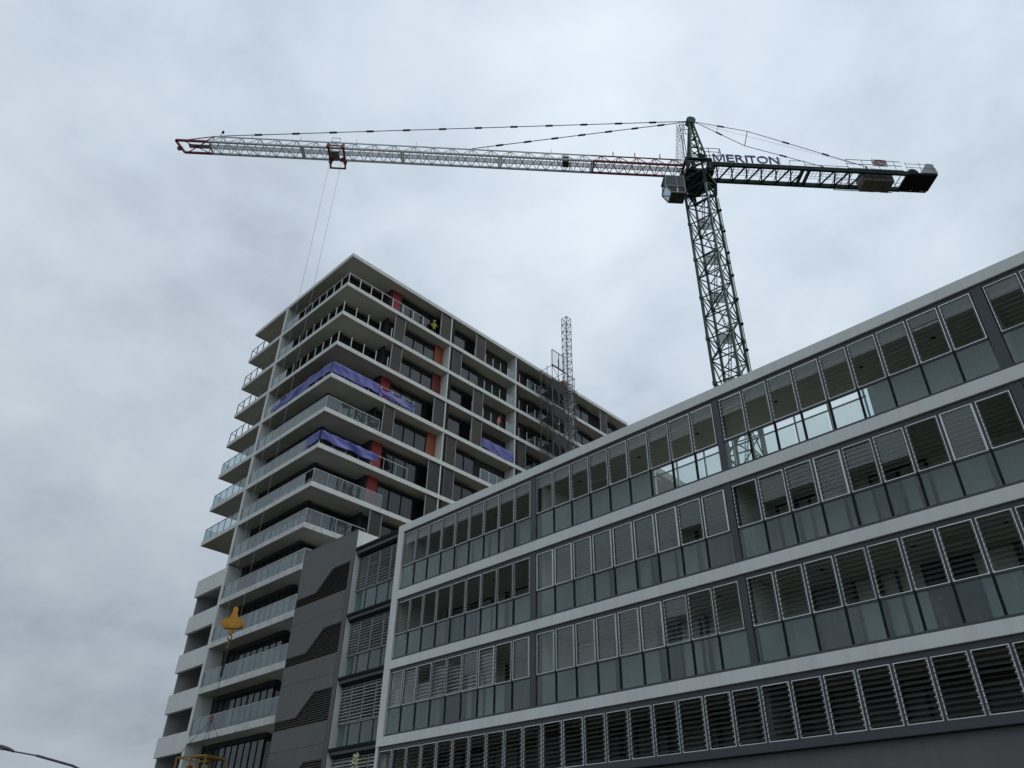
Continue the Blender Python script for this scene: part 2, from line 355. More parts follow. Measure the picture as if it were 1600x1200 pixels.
# ground storey
box('plinth_wall', XL+.3, XR, 20.92, 21.1, GZ, 3.58, M['charcoal'], FB)
box('sill_ledge', XL+.29, XR, 20.74, 21.0, 3.60, 3.735, M['darkmetal'], FB, .01)
box('end_wall', XR-.02, XR+.2, YF+.25, BD, GZ, 14.86, M['white'], FB)
box('rear_wall', XL+.4, XR, BD, BD+.2, GZ, 11.95, M['white'], FB)
for cx0, cx1 in ((-19.78, -19.49), (-11.11, -10.88), (-2.62, -2.33), (6.05, 6.35)):
    for r in ROWS[:3]: box('column', cx0+.002, cx1-.002, YG-.055, YG+.3, r['bt']+.001, r['top']-.001, M['darkmetal'], FB)
NB = 10
TILT = [  # blade opening in degrees, storey by storey from the top, bay by bay, nine panes each
 [[(3,3,46),(3,3,50),(3,2,52),(3,3,50),(3,2,46),(3,2,46),(3,3,54),(3,2,48),(3,3,50)], [(3,2,50),(3,2,52),(3,3,44),(3,2,54),(3,2,46),(3,2,48),(3,3,44),(5,12,44),(3,2,46)], [(4,14,40),(3,2,44),(3,2,46),(3,2,44),(3,3,42),(3,2,44),(3,2,42),(3,2,46),(3,2,44)], [(3,2,42)]*9],
 [[46,48,48,50,50,46,48,50,52], [2,2,1,2,1,2,2,(6,2,48),2], [46,(6,2,46),(5,14,46),15,(5,16,44),(6,2,46),50,1,50], [46,44,40,40,40,40,40,40,40]],
 [[(5,2,24),(5,22,2),(5,44,26),28,30,(6,3,30),24,48,3], [2,1,(6,1,13),2,1,2,(4,2,34),34,36], [40,38,42,40,38,40,44,42,46], [46,42,42,42,42,42,42,42,42]],
 [[52]*9, [54]*9, [50,52,54,50,52,50,54,52,50], [52]*9]]
many = MB(); single = 0
def blade_fn(w, hb):
    return lambda b: b.box(-w/2, w/2, -.003, .003, -hb, hb)
def louvre_frame(w, h, pitch, clips):
    def fn(b):
        t = .019
        b.box(-w/2, w/2, -.045, .03, h/2-t, h/2).box(-w/2, w/2, -.045, .03, -h/2, -h/2+t)
        b.box(-w/2, -w/2+t, -.044, .03, -h/2+t, h/2-t).box(w/2-t, w/2, -.044, .03, -h/2+t, h/2-t)
        for k in range(NB):                                   # blade clips
            z = -h/2+t+pitch*(k+.5)
            for s in (-1, 1):
                a = R(clips); p = Vector((s*(w/2-t-.012), 0, z)); q = Vector((0, math.sin(a), -math.cos(a)))
                b.bar(p - q*.06 - Vector((0, .045, 0)), p + q*.06 - Vector((0, .045, 0)), .034, .026)
    return fn
for ri, r in enumerate(ROWS):
    for bi, (bx0, bx1) in enumerate(BAYS if ri < 3 else [(-28.325+.9139*9*q, -28.325+.9139*9*(q+1)) for q in range(4)]):
        pw = (bx1-bx0)/9; h = r['ft']-r['lb']; w = pw-.075
        box('window_head', bx0+.001, bx1-.001, YG-.04, YG+.06, r['ft']+.001, r['top']-.001, M['darkmetal'], FB)
        if r['pb']: box('window_sill', bx0+.001, bx1-.001, YG-.05, YG+.06, r['bt']+.001, r['pb'], M['darkmetal'], FB)
        else: box('window_sill', bx0+.001, bx1-.001, YG-.05, YG+.06, r['bt']+.001, r['lb']-.002, M['darkmetal'], FB)
        for k in range(10):
            x = bx0+pw*k
            if 0 < k < 9 or (ri == 3 and k == 0 and bi): box('mullion', x-.035, x+.035, YG-.035, YG+.05, r['lb'], r['ft'], M['darkmetal'], FB)
            if 0 < k < 9 and r['pb']: box('mullion', x-.03, x+.03, YG-.03, YG+.05, r['pb'], r['lb']-.001, M['black'], FB)
            if k == 9: continue
            xc = x+pw/2; spec = TILT[ri][bi][k]; spec = spec if isinstance(spec, tuple) else (0, 0, spec); t = spec[2]+random.uniform(-1, 1)
            pitch = (h-.064)/NB; hb = pitch/2+.006; zc_ = (r['ft']+r['lb'])/2
            cl = 52 if ri == 3 else (38 if t > 25 else 10)
            wf = shared('window', ('lf', round(w, 3), round(h, 3), cl), louvre_frame(w, h, pitch, cl), M['silver'], (xc, YG, zc_), FB)
            stray = random.randrange(NB) if random.random() < .18 else -1
            for j in range(NB):
                z = r['lb']+.032+pitch*(j+.5); a = R((spec[1] if j >= NB-spec[0] else t) + (20 if j == stray and t > 8 else 0) + random.uniform(-.25, .25))
                bw = w-.10
                if ri == 3 and single < 300 and xc > -26.5 and xc < 1:
                    single += 1
                    shared('louvre_blade', ('bl', round(bw, 3), round(hb, 4)), blade_fn(bw, hb), G['brown_sheen'], (xc, YG-.004, z), wf, (-a, 0, 0))
                else:
                    q = Vector((0, math.sin(a), math.cos(a)))*hb; p = Vector((xc, YG-.004, z)); nn = Vector((0, math.cos(a), -math.sin(a)))*.003
                    b0 = len(many.v)
                    for e in (p-q, p+q):
                        for sx in (-bw/2, bw/2):
                            for sn in (-1, 1): many.v.append(tuple(e+Vector((sx, 0, 0))+nn*sn))
                    many.f += [tuple(b0+i for i in f) for f in ((0,2,3,1),(4,5,7,6),(0,4,6,2),(1,3,7,5),(0,1,5,4),(2,6,7,3))]
            if r['pb']:
                box('transom', x+.031, x+pw-.031, YG-.03, YG+.05, r['lb']-.052, r['lb']-.001, M['darkmetal'], FB)
                box('fixed_pane', xc-pw/2+.031, xc+pw/2-.031, YG-.006, YG+.006, r['pb']+.001, r['lb']-.053,
                    G['clear'] if (ri == 0 and VOID[0]+1.6 < xc < VOID[1]+.7) else G['dusty'], wf)
lb = many.build('louvre_blades', G['blade'], FB); lb['kind'] = 'stuff'

# ------------------------------------------------------------------ recessed link bay
YL = 21.5
LK = thing('link_bay', (-30.5, 24, GZ), 'narrow recessed bay of glass louvres and dark gutters between charcoal block and pale corner pier', 'building')
LR = [dict(top=14.98, ft=14.90, lb=13.12, pb=12.05), dict(top=11.56, ft=11.54, lb=9.93, pb=9.0), dict(top=8.54, ft=8.5, lb=6.85, pb=5.93), dict(top=5.46, ft=5.42, lb=3.75, pb=2.85)]
LX = [-32.62, -31.78, -30.86, -29.93, -29.0, -28.15]
for i, z in enumerate((14.98, 11.56, 8.54, 5.46)):
    g = box('gutter', -32.62, -28.47, YL-.30, YL+.10, z+.10, z+(.42 if i == 0 else .36), M['darkmetal'], LK, .02)
    box('gutter_lip', -32.64, -28.47, YL-.36, YL-.302, z+(.30 if i == 0 else .26), z+(.47 if i == 0 else .40), M['black'], g, .01)
    box('gutter_bracket', -32.6, -28.47, YL-.18, YL+.09, z, z+.099, M['black'], g)
for i, r in enumerate(LR):
    zb = r['pb']-.08
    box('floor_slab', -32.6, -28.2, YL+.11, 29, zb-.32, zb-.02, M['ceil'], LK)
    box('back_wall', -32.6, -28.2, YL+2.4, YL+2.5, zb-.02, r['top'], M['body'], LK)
    box('window_sill', LX[0]+.02, LX[-1], YL-.03, YL+.08, zb, r['pb']-.001, M['darkmetal'], LK)
    for k in range(5):
        x0, x1 = LX[k], LX[k+1]; w = x1-x0-.05; xc = (x0+x1)/2
        if k: box('mullion', x0-.022, x0+.022, YL-.02, YL+.06, r['pb'], r['lb']-.001, M['black'], LK)
        wf = MB().box(x0+.02, x0+.045, YL-.07, YL+.04, r['lb'], r['ft']).box(x1-.025, x1, YL-.07, YL+.04, r['lb'], r['ft']).box(x0+.02, x1, YL-.072, YL+.042, r['ft']-.03, r['ft']).box(x0+.02, x1, YL-.072, YL+.042, r['lb'], r['lb']+.035).build('window', M['galv'], LK)
        n = 11; p = (r['ft']-r['lb']-.07)/n
        for j in range(n):
            a = R(62+random.uniform(-6, 6) - (10 if j > 7 else 0))
            shared('louvre_blade', ('lk', round(w, 3)), lambda b, w=w: b.box(-w/2+.03, w/2-.03, -.004, .004, -.07, .07), G['frost'], (xc, YL-.02, r['lb']+.035+p*(j+.5)), wf, (-a, 0, 0))
            shared('blade_clip', ('lkc', round(w, 3)), lambda b, w=w: b.box(-w/2+.03, w/2-.03, -.010, .010, -.016, .014), M['white'], (xc, YL-.02-.07*math.sin(a), r['lb']+.035+p*(j+.5)-.07*math.cos(a)), wf, (-a, 0, 0))
        box('fixed_pane', x0+.03, x1-.03, YL-.005, YL+.005, r['pb'], r['lb']-.001, G['dusty'], wf)
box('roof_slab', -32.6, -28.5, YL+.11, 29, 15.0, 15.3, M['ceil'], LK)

# ------------------------------------------------------------------ charcoal louvred block
YP = 21.1
PX0, PX1 = -37.75, -32.65
SB = thing('plant_block', (-35.2, 25, GZ), 'charcoal rendered block with stepped brown louvre vents between tower and louvre windows', 'building')
ZT = 16.45
box('side_wall', PX1-.22, PX1, YP+.05, 30, GZ, ZT-.02, M['white'], SB, .006)
box('core_wall', PX0+.21, PX1-.24, YP+.25, 30, GZ, ZT-.25, M['body'], SB)
box('side_wall', PX0, PX0+.2, YP+.222, 30, GZ, ZT-.02, M['charcoal'], SB)
box('vent_backing', PX0+.02, PX1-.34, YP+.19, YP+.219, GZ, ZT-1.7, M['black'], SB)
box('corner_trim', PX1-.33, PX1-.002, YP+.004, YP+.049, GZ, 14.83, M['brownlouvre'], SB, .006)
XA, XB, XC_ = -33.0, -34.5, -35.86            # louvre right side, top of the slope, foot of the slope
PIT_ = 3.10; tops = [14.80, 11.67, 8.58, 5.48, 2.4]
zprev = ZT
for i, zt in enumerate(tops):
    zs, zb = zt-1.02, zt-1.53                 # foot of the slope, bottom of the vent
    zj = zb-.93                               # panel joint
    # charcoal panel over the vent with its sloped edge
    poly = [(PX0, zprev), (PX0, zs), (XC_, zs), (XB, zt), (XA+.005 if i else PX1-.001, zt), (XA+.005 if i else PX1-.001, zprev)]
    MB().prism(poly, 1, YP, YP+.18).build('wall_panel', M['charcoal'], SB)
    if zb > GZ+1: box('wall_panel', PX0, XA+.005, YP, YP+.18, zj+.012, zb, M['charcoal'], SB, .004)
    fr = MB().box(PX0+.02, XA, YP+.02, YP+.10, zb+.001, zb+.05).bar((PX0+.02, YP+.06, zs-.02), (XC_, YP+.06, zs-.02), .04).bar((XC_, YP+.06, zs-.02), (XB, YP+.06, zt-.03), .04).bar((XB, YP+.06, zt-.03), (XA, YP+.06, zt-.03), .04).build('vent_frame', M['brownlouvre'], SB)
    box('vent_end', PX0+.001, PX0+.028, YP+.012, YP+.189, zb+.002, zs-.002, M['brownlouvre'], fr)
    n = 13
    for j in range(n):
        z = zb+.09+j*(1.42/n)
        x0 = PX0+.03 if z < zs-.03 else XC_ + (z-zs)/(zt-zs)*(XB-XC_)+.06
        shared('louvre_slat', ('sl', round(XA-x0, 3)), lambda b, x0=x0: b.box(-(XA-x0)/2, (XA-x0)/2, -.055, .055, -.008, .008), M['brownlouvre'], ((x0+XA)/2, YP+.09, z), fr, (R(42), 0, 0))
    zprev = zj
box('coping', PX0-.01, PX1+.004, YP-.01, YP+.24, ZT+.001, ZT+.03, M['charcoal'], SB, .004)

# ------------------------------------------------------------------ apartment tower
XE, YE = -44.5, 24.4                          # slab edges of the two visible faces
TW = thing('apartment_tower', (-52, 43, GZ), 'white apartment tower under construction with projecting balcony slabs on every storey', 'building')
Z = lambda k: 43.33-3.107*(k-1)               # top of slab k, slab 0 is the roof
ZR = 46.62; TH = .37; YEND = 62.85; XW = -60.8; FX0, FX1 = -55.05, -54.70
SLABS = {}
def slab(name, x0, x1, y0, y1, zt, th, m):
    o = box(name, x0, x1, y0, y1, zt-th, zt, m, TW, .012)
    box('shaded_soffit', x0+.05, x1-.05, y0+.05, y1-.05, zt-th-.004, zt-th+.02, M['shaded_soffit'], o)  # thin sheet added beneath the slab, coloured darker to carry its shade
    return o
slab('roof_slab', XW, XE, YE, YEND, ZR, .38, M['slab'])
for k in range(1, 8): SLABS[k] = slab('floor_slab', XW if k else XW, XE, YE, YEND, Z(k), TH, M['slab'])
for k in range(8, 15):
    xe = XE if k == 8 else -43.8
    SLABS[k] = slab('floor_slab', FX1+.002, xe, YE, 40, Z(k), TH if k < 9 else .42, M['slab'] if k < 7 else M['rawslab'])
zc = lambda k: (ZR-.385 if k == 1 else Z(k-1)-(TH if k-1 < 9 else .42)-.005)      # soffit over storey k
# blade wall beside the corner balconies
for k in range(1, 15):
    box('blade_wall', FX0, FX1, YE+.012, 27.2, Z(k)+.001 if k < 8 else Z(k)-.42, zc(k)-.001 if k < 9 else zc(k)-.0005, M['white'], TW)
# core walls behind the glazing
ZB = GZ
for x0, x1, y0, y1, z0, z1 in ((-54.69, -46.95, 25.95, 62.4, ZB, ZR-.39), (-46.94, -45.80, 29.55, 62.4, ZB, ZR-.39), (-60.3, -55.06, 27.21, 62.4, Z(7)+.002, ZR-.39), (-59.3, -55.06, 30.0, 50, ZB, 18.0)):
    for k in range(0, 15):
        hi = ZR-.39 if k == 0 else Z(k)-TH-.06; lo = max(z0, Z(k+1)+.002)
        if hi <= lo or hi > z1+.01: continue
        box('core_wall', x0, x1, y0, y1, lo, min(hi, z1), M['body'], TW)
# windows: frame with pane, some with a curtain behind
def win(axis, a0, a1, pl, z0, z1, curt=None, two=True):
    """window standing on the plane pl, facing -y (axis 0) or +x (axis 1)"""
    w, h = round(a1-a0, 3), round(z1-z0, 3)
    def fr(b):
        t = .05
        def bb(u0, u1, v0, v1):
            if axis == 0: b.box(u0, u1, -.04, .04, v0, v1)
            else: b.box(-.04, .04, u0, u1, v0, v1)
        bb(-w/2, -w/2+t, -h/2, h/2); bb(w/2-t, w/2, -h/2, h/2); bb(-w/2+t, w/2-t, h/2-t, h/2); bb(-w/2+t, w/2-t, -h/2, -h/2+t)
        if two: bb(-.03, .03, -h/2+t, h/2-t)
    loc = ((a0+a1)/2, pl, (z0+z1)/2) if axis == 0 else (pl, (a0+a1)/2, (z0+z1)/2)
    f = shared('window', ('w', axis, w, h, two), fr, M['black'], loc, TW)
    if axis == 0: box('pane', a0+.05, a1-.05, pl-.005, pl+.005, z0+.05, z1-.05, G['tower'], f)
    else: box('pane', pl-.005, pl+.005, a0+.05, a1-.05, z0+.05, z1-.05, G['tower'], f)
    if curt:
        c0, c1 = curt
        if axis == 0: box('curtain', a0+.06+(w-.12)*c0, a0+.06+(w-.12)*c1, pl+.10, pl+.14, z0+.08, z1-.08, M['curtain'], f)
        else: box('curtain', pl-.14, pl-.10, a0+.06+(w-.12)*c0, a0+.06+(w-.12)*c1, z0+.08, z1-.08, M['curtain'], f)
    return f
def rc(p): 
    if random.random() > p: return None
    a = random.uniform(0, .5); return (a, min(1, a+random.uniform(.25, .6)))
for k in range(1, 14):
    n = 5; xa, xb = FX1+.02, -46.62
    p = .05 if k < 5 else .42
    for i in range(n): win(0, xa+(xb-xa)*i/n, xa+(xb-xa)*(i+1)/n-.004, 25.62, Z(k)+.03, zc(k)-.28, rc(p))
    for i in range(3): win(1, 25.66+i*1.24, 25.66+(i+1)*1.24-.004, -46.60, Z(k)+.03, zc(k)-.28, rc(p*.5), two=False)
    box('soffit_beam', xa, xb, 25.56, 25.90, zc(k)-.275, zc(k)-.002, M['body'], TW)
    box('return_wall', -46.94, -45.47, 29.40, 29.54, Z(k)+.001, zc(k)-.001, M['body'], TW)
# right hand face, storey by storey: s screen, w window, p coloured panel, each with its run along y
def screen(y0, y1, k, x=-44.62):
    z0, z1 = Z(k)+.005, zc(k)-.005
    b = MB(); n = 44
    for i in range(n):
        z = z0+.03+(z1-z0-.06)*(i+.5)/n
        b.box(x-.05, x+.02, y0+.03, y1-.03, z-.021, z+.021)
    b.box(x-.06, x-.052, y0+.03, y1-.03, z0, z1)
    s = b.build('slat_screen', M['screen'], TW)
    for yy in (y0, y1-.03): box('screen_edge', x-.06, x+.03, yy, yy+.028, z0, z1, M['post'], s)
def panel(y0, y1, k, m): box('coloured_panel', -45.48, -45.40, y0, y1, Z(k)+.05, zc(k)-.02, M[m], TW, .004)
def rwin(y0, y1, k):
    n = max(1, round((y1-y0)/1.25))
    for i in range(n): win(1, y0+(y1-y0)*i/n, y0+(y1-y0)*(i+1)/n-.004, -45.46, Z(k)+.28, zc(k)-.35, rc(.6), two=False)
    box('window_sill', -45.5, -45.30, y0, y1, Z(k)+.17, Z(k)+.25, M['post'], TW)
for k in range(1, 11):
    P = k in (2, 3, 5, 8, 9, 10)
    if P:
        screen(29.65, 30.75, k); rwin(31.2, 34.8, k)
        if k in (2, 5, 9): panel(34.85, 35.82, k, 'orange')
        if k in (3, 8): panel(34.85, 35.82, k, 'darkred')
    else:
        panel(29.56, 30.5, k, 'red'); rwin(30.55, 35.3, k); screen(34.65, 35.95, k)
    if k in (2, 5, 6, 8): screen(36.35, 37.45, k); rwin(37.9, 40.4, k)
    else: rwin(36.9, 40.0, k); screen(39.1, 40.35, k)
    for f in (35.87, 44.52, 53.2): box('blade_wall', -45.79, -44.56, f, f+.13, Z(k)+.001, zc(k)-.001, M['white'], TW)
    for f in (36.01, 44.66, 53.34): box('downpipe', -44.84, -44.54, f, f+.31, Z(k)+.001, zc(k)-.001, M['black'], TW)
    if k in (4, 5, 7): screen(44.98, 46.1, k); rwin(46.8, 50, k)
    else: rwin(47.0, 50.5, k)
    screen(57.9, 59.05, k); rwin(54.2, 57, k); rwin(60, 62.3, k)
# balustrades
def balustrade(path, k, sp=1.12, toprail=True, glaz=lambda i, n, s: True, dark=False, skip=lambda s, i, n: False):
    z = Z(k); m = M['darkmetal'] if dark else M['post']
    b = MB(); posts = []; panes = []
    for s in range(len(path)-1):
        p, q = Vector((*path[s], 0)), Vector((*path[s+1], 0)); ln = (q-p).length; n = max(1, round(ln/sp)); d = (q-p)/n
        b.bar((p.x, p.y, z+.035), (q.x, q.y, z+.035), .05, .03)
        if toprail: b.bar((p.x, p.y, z+1.07), (q.x, q.y, z+1.07), .05, .04)
        for i in range(n+1):
            if i == 0 and s > 0: continue
            posts.append(p+d*i)
        for i in range(n):
            if glaz(i, n, s): panes.append((p+d*i, p+d*(i+1), d.normalized()))
    o = b.build('balustrade', m, TW); pw_ = .02 if len(panes) > 5 else .03
    for p in posts: box('post', p.x-pw_, p.x+pw_, p.y-pw_, p.y+pw_, z+.002, z+1.05, (M['galv'] if pw_ < .025 and not dark else m), o)
    for p, q, d in panes:
        a, c = p+d*.05, q-d*.05
        if abs(d.x) > .5: box('glass_panel', min(a.x, c.x), max(a.x, c.x), a.y-.006, a.y+.006, z+.07, z+1.03, G['bal'], o)
        else: box('glass_panel', a.x-.006, a.x+.006, min(a.y, c.y), max(a.y, c.y), z+.07, z+1.03, G['bal'], o)
    return o
xf, yf, xr = FX1+.06, YE+.10, XE-.10
for k in range(1, 13):
    ye = 29.4 if k in (2, 3, 5, 8) else 32.6
    if k == 7: ye = 30.5
    xr_ = xr if k < 9 else -43.9
    if k <= 3: g = lambda i, n, s: s == 0 and i < 2
    elif k == 4: g = lambda i, n, s: s == 0 and i < 2
    elif k == 6: g = lambda i, n, s: s == 0
    elif k == 7: g = lambda i, n, s: not (s == 0 and i == n-1)
    elif k == 8: g = lambda i, n, s: s == 0 or i < 3
    else: g = lambda i, n, s: True
    if k >= 9: ye = 27.5
    balustrade([(xf, yf), (xr_, yf), (xr_, ye)], k, toprail=k not in (2, 3), glaz=g)
    if k < 8:                                                        # left wing
        balustrade([(FX0-.08, yf), (XW+.10, yf), (XW+.10, 27.0)], k, dark=True, glaz=lambda i, n, s, k=k: k > 4)
    if k <= 6:                                                       # further bays on the right hand face
        balustrade([(xr, 40.4), (xr, 44.45)], k, toprail=k in (4, 5, 6), glaz=(lambda i, n, s, k=k: k >= 5 or (k < 4 and i == 3)))
        if k not in (4, 5): balustrade([(xr, 45.1), (xr, 49.6)], k, toprail=False, glaz=lambda i, n, s: False)
    for y in ((32.9, 35.0) if k in (2, 3, 5) else (31.6, 33.9)): pass
# lower left wing: pale wall with deep open loggias
WX0 = -59.45
zlist = [(21.0, 19.68)] + [(18.13-2.85*i, 16.83-2.85*i) for i in range(6)]
for zt, zb in zlist:
    if zb > GZ: box('spandrel', WX0, FX0-.001, YE+.01, YE+.26, zb, zt, M['white'], TW, .006)
zo = [(19.68, 18.13)] + [(16.83-2.85*i, 15.28-2.85*i) for i in range(6)]
for zt, zb in zo:
    if zt < GZ+1: continue
    box('loggia_floor', WX0+.14, FX0-.01, YE+.262, 29.9, zb-.35, zb-.10, M['rawgrey'], TW)
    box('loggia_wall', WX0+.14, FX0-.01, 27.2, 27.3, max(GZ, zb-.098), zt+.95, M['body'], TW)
box('loggia_end_wall', WX0+.001, WX0+.139, YE+.262, 30, GZ, 20.98, M['rawgrey'], TW)
box('loggia_side_wall', FX0-.009, FX0+.2, 27.22, 30, GZ, 20.98, M['white'], TW)
box('terrace_slab', WX0+.14, FX0-.01, YE+.262, 30, 19.95, 20.2, M['rawgrey'], TW)

# ------------------------------------------------------------------ blue tarpaulins
def tarp(label, path, prof, seed, amp=.10, nz=12, step=.09):
    """sheet hung over the balustrade: path of (x, y, outward normal), prof(t) -> bottom and top height"""
    rnd = random.Random(seed); ph = [rnd.uniform(0, 6.3) for _ in range(8)]
    pts = []; tot = sum((Vector(b[:2])-Vector(a[:2])).length for a, b in zip(path, path[1:])); run = 0
    for a, b in zip(path, path[1:]):
        pa, pb = Vector(a[:2]), Vector(b[:2]); ln = (pb-pa).length; n = max(2, int(ln/step))
        for i in range(n + (b is path[-1])):
            pts.append((pa+(pb-pa)*i/n, Vector(a[2]), (run+ln*i/n)/tot, run+ln*i/n))
        run += ln
    v = []; f = []
    for j, (p, nrm, t, s) in enumerate(pts):
        zb, zt = prof(t)
        for i in range(nz+1):
            h = i/nz; z = zb+(zt-zb)*h
            o = .09 + amp*1.5*noise.noise((s*.9+seed, h*1.1, seed*.7))*(1-h*.55) + .05*noise.noise((s*1.5+h*1.6, h*1.5-s*.5, seed)) + .012*abs(noise.noise((s*4.2-h*3, h*4, seed*1.3)))
            o = max(o, .04) if h < .98 else .05
            q = p+nrm*o; v.append((q.x, q.y, z+.10*noise.noise((s*1.3, seed, 2.2))*(1-h)+.04*noise.noise((s*2.1, seed, 9.2))*h))
        q = p-nrm*.10; v.append((q.x, q.y, zt-.02)); q = p-nrm*.14; v.append((q.x, q.y, zt-.35+.06*math.sin(s*4+ph[5])))
    w = nz+3
    for j in range(len(pts)-1):
        for i in range(w-1): f.append((j*w+i, (j+1)*w+i, (j+1)*w+i+1, j*w+i+1))
    me = bpy.data.meshes.new('tarpaulin'); c = Vector(v[0]); me.from_pydata([tuple(Vector(x)-c) for x in v], [], f); me.materials.append(M['tarp'])
    me.polygons.foreach_set('use_smooth', [True]*len(me.polygons))
    o = place(bpy.data.objects.new('tarpaulin', me), c, None)
    sm = o.modifiers.new('thickness', 'SOLIDIFY'); sm.thickness = .008
    return tag(o, label, 'tarpaulin', 'blue tarpaulins on the tower balconies')
fn, rn = (0, -1), (1, 0)
z4, z6 = Z(4), Z(6)
def lerp(a, b, t): return a+(b-a)*max(0, min(1, t))
tarp('large blue tarpaulin wrapped round the tower corner on the fourth storey down', [(-53.4, yf, fn), (-49.5, yf, fn), (xr, yf, fn)],
     lambda t: (z4+lerp(.02, .22, (t-.35)*2.2)+.06*math.sin(t*17), z4+lerp(.62, 1.16, t*1.5)+.05*math.sin(t*23)), 3, .12)
# right half of the same sheet hangs straight from the rail (same thing, joined below)
tB = tarp('x', [(xr, yf, rn), (xr, 28.9, rn)], lambda t: (z4+.06+.10*t+.03*math.sin(t*9), z4+1.15-.03*t), 5, .05)
tA = [o for o in COL.objects if o.name.startswith('tarpaulin')][0]
def join_into(a, b):
    me = a.data; bm = bmesh.new(); bm.from_mesh(me); off = WP[b.name]-WP[a.name]
    bm2 = bmesh.new(); bm2.from_mesh(b.data); bmesh.ops.translate(bm2, verts=bm2.verts, vec=off); tmp = bpy.data.meshes.new('t'); bm2.to_mesh(tmp); bm2.free()
    bm.from_mesh(tmp); bm.to_mesh(me); bm.free(); bpy.data.meshes.remove(tmp); bpy.data.objects.remove(b)
    me.polygons.foreach_set('use_smooth', [True]*len(me.polygons))
join_into(tA, tB)
tarp('ragged blue tarpaulin sagging in scallops beside the large corner sheet', [(xr, 28.95, rn), (xr, 32.6, rn)],
     lambda t: (z4+.05+.12*abs(math.sin(t*9.4)), z4+1.02-.30*abs(math.sin(t*9.4+.2))), 9, .16, step=.08)
t6 = tarp('crumpled blue tarpaulin over the balcony corner two storeys below the largest one', [(xr, yf, rn), (xr, 29.6, rn)],
     lambda t: (z6+lerp(.30, .42, t)+.10*math.sin(t*14), z6+1.12+.03*math.sin(t*30)), 11, .12)
t6b = tarp('x', [(-46.3, yf, fn), (xr, yf, fn)], lambda t: (z6+lerp(.02, .3, t), z6+1.12), 12, .1)
join_into(t6, t6b)
tarp('flat blue tarpaulin tied across a balcony farther along the right face', [(xr, 40.4, rn), (xr, 44.4, rn)],
     lambda t: (z4+lerp(.22, .03, t*4), z4+1.1-.02*math.sin(t*20)), 15, .04)

# ------------------------------------------------------------------ tower crane
H = 52.76
MC = Vector((-20.70, 42.18, 0)); D = Vector((.678, .735, 0)).normalized(); NN = Vector((-D.y, D.x, 0))
def C(s, t, z): return MC + D*s + NN*t + Vector((0, 0, z))
CR = thing('tower_crane', (MC.x, MC.y, GZ), 'tower crane with green mast and long white and red jib rising behind the buildings', 'crane')
def grating(name, ln, w, m, parent, c, along=.30, across=.16, t=.022):
    b = MB(); n = max(1, round(w/across)); k = max(1, round(ln/along))
    for i in range(n+1): y = -w/2+w*i/n; b.box(-ln/2, ln/2, y-t/2, y+t/2, -.015, .015)
    for i in range(k+1): x = -ln/2+ln*i/k; b.box(x-t/2, x+t/2, -w/2, w/2, -.012, .012)
    o = b.build(name, m, parent, origin=(0, 0, 0)); o.location = Vector(c)-WP[parent.name]; o.rotation_euler = (0, 0, math.atan2(D.y, D.x)); return o
# mast
th = R(5); S2 = .93
e1 = Vector((math.cos(th), math.sin(th), 0)); e2 = Vector((-math.sin(th), math.cos(th), 0))
cor = [MC+e1*a*S2+e2*b*S2 for a, b in ((1, -1), (1, 1), (-1, 1), (-1, -1))]
def at(p, z): return Vector((p.x, p.y, z))
MZ0, MZ1 = GZ+.4, 50.2
mb = MB()
for p in cor: mb.bar(at(p, MZ0), at(p, MZ1), .17)
for k in range(13):
    for p in cor: mb.box(p.x-.12, p.x+.12, p.y-.12, p.y+.12, MZ1-3.9*k-.22, MZ1-3.9*k+.1) if MZ1-3.9*k > MZ0+1 else None
mast = mb.build('mast', M['crgreen'], CR)
box('foundation', MC.x-2.2, MC.x+2.2, MC.y-2.2, MC.y+2.2, GZ-.14, GZ+.4, M['concrete'], CR, .03)
pz = 1.95; n = 26
for k in range(n):
    z1 = MZ1-.1-pz*k; z0 = z1-pz
    if z0 < MZ0: break
    for i in range(4):
        a, b = cor[i], cor[(i+1) % 4]
        if (k+i) % 2 == 0: strut('brace', at(a, z1), at(b, z0), .075, M['crgreen2'], mast)
        else: strut('brace', at(b, z1), at(a, z0), .075, M['crgreen2'], mast)
        if z0 > 20: strut('brace', at(a, z0), at(b, z0), .07, M['crgreen2'], mast)
        if z0 > 22: strut('brace', at(b if (k+i) % 2 == 0 else a, z1), at((a+b)/2, (z0+z1)/2), .06, M['crgreen2'], mast)
    if k % 2 == 1 and z0 > 22:                                     # rest platforms and ladder flights
        grating('platform', 1.25, 1.15, M['mesh'], mast, (MC.x+.1, MC.y-.15, z0+.04), .1, .1, .035)
        lad = MB(); s = (k//2) % 2*2-1
        p0 = MC+e1*(.35*s)+e2*.2; p1 = MC+e1*(-.25*s)+e2*.2
        for o in (-.2, .2): lad.bar(at(p0+e2*o, z0), at(p1+e2*o, z0+3.9), .05)
        for r_ in range(12): q = p0.lerp(p1, r_/12); lad.bar(at(q-e2*.2, z0+3.9*r_/12), at(q+e2*.2, z0+3.9*r_/12), .03)
        lad.build('ladder', M['galv'], mast)
        rl = MB(); 
        for o in (-.55, .55): rl.bar(at(MC+e1*.6+e2*o, z0), at(MC+e1*.6+e2*o, z0+1.05), .035)
        rl.bar(at(MC+e1*.6-e2*.55, z0+1.05), at(MC+e1*.6+e2*.55, z0+1.05), .035).bar(at(MC+e1*.6-e2*.55, z0+.55), at(MC+e1*.6+e2*.55, z0+.55), .03)
        rl.build('platform_rail', M['crgreen2'], mast)
strut('power_cable', at(cor[1]+e1*.18, 8), at(cor[1]+e1*.18, 49.5), .06, M['black'], mast, sides=6)
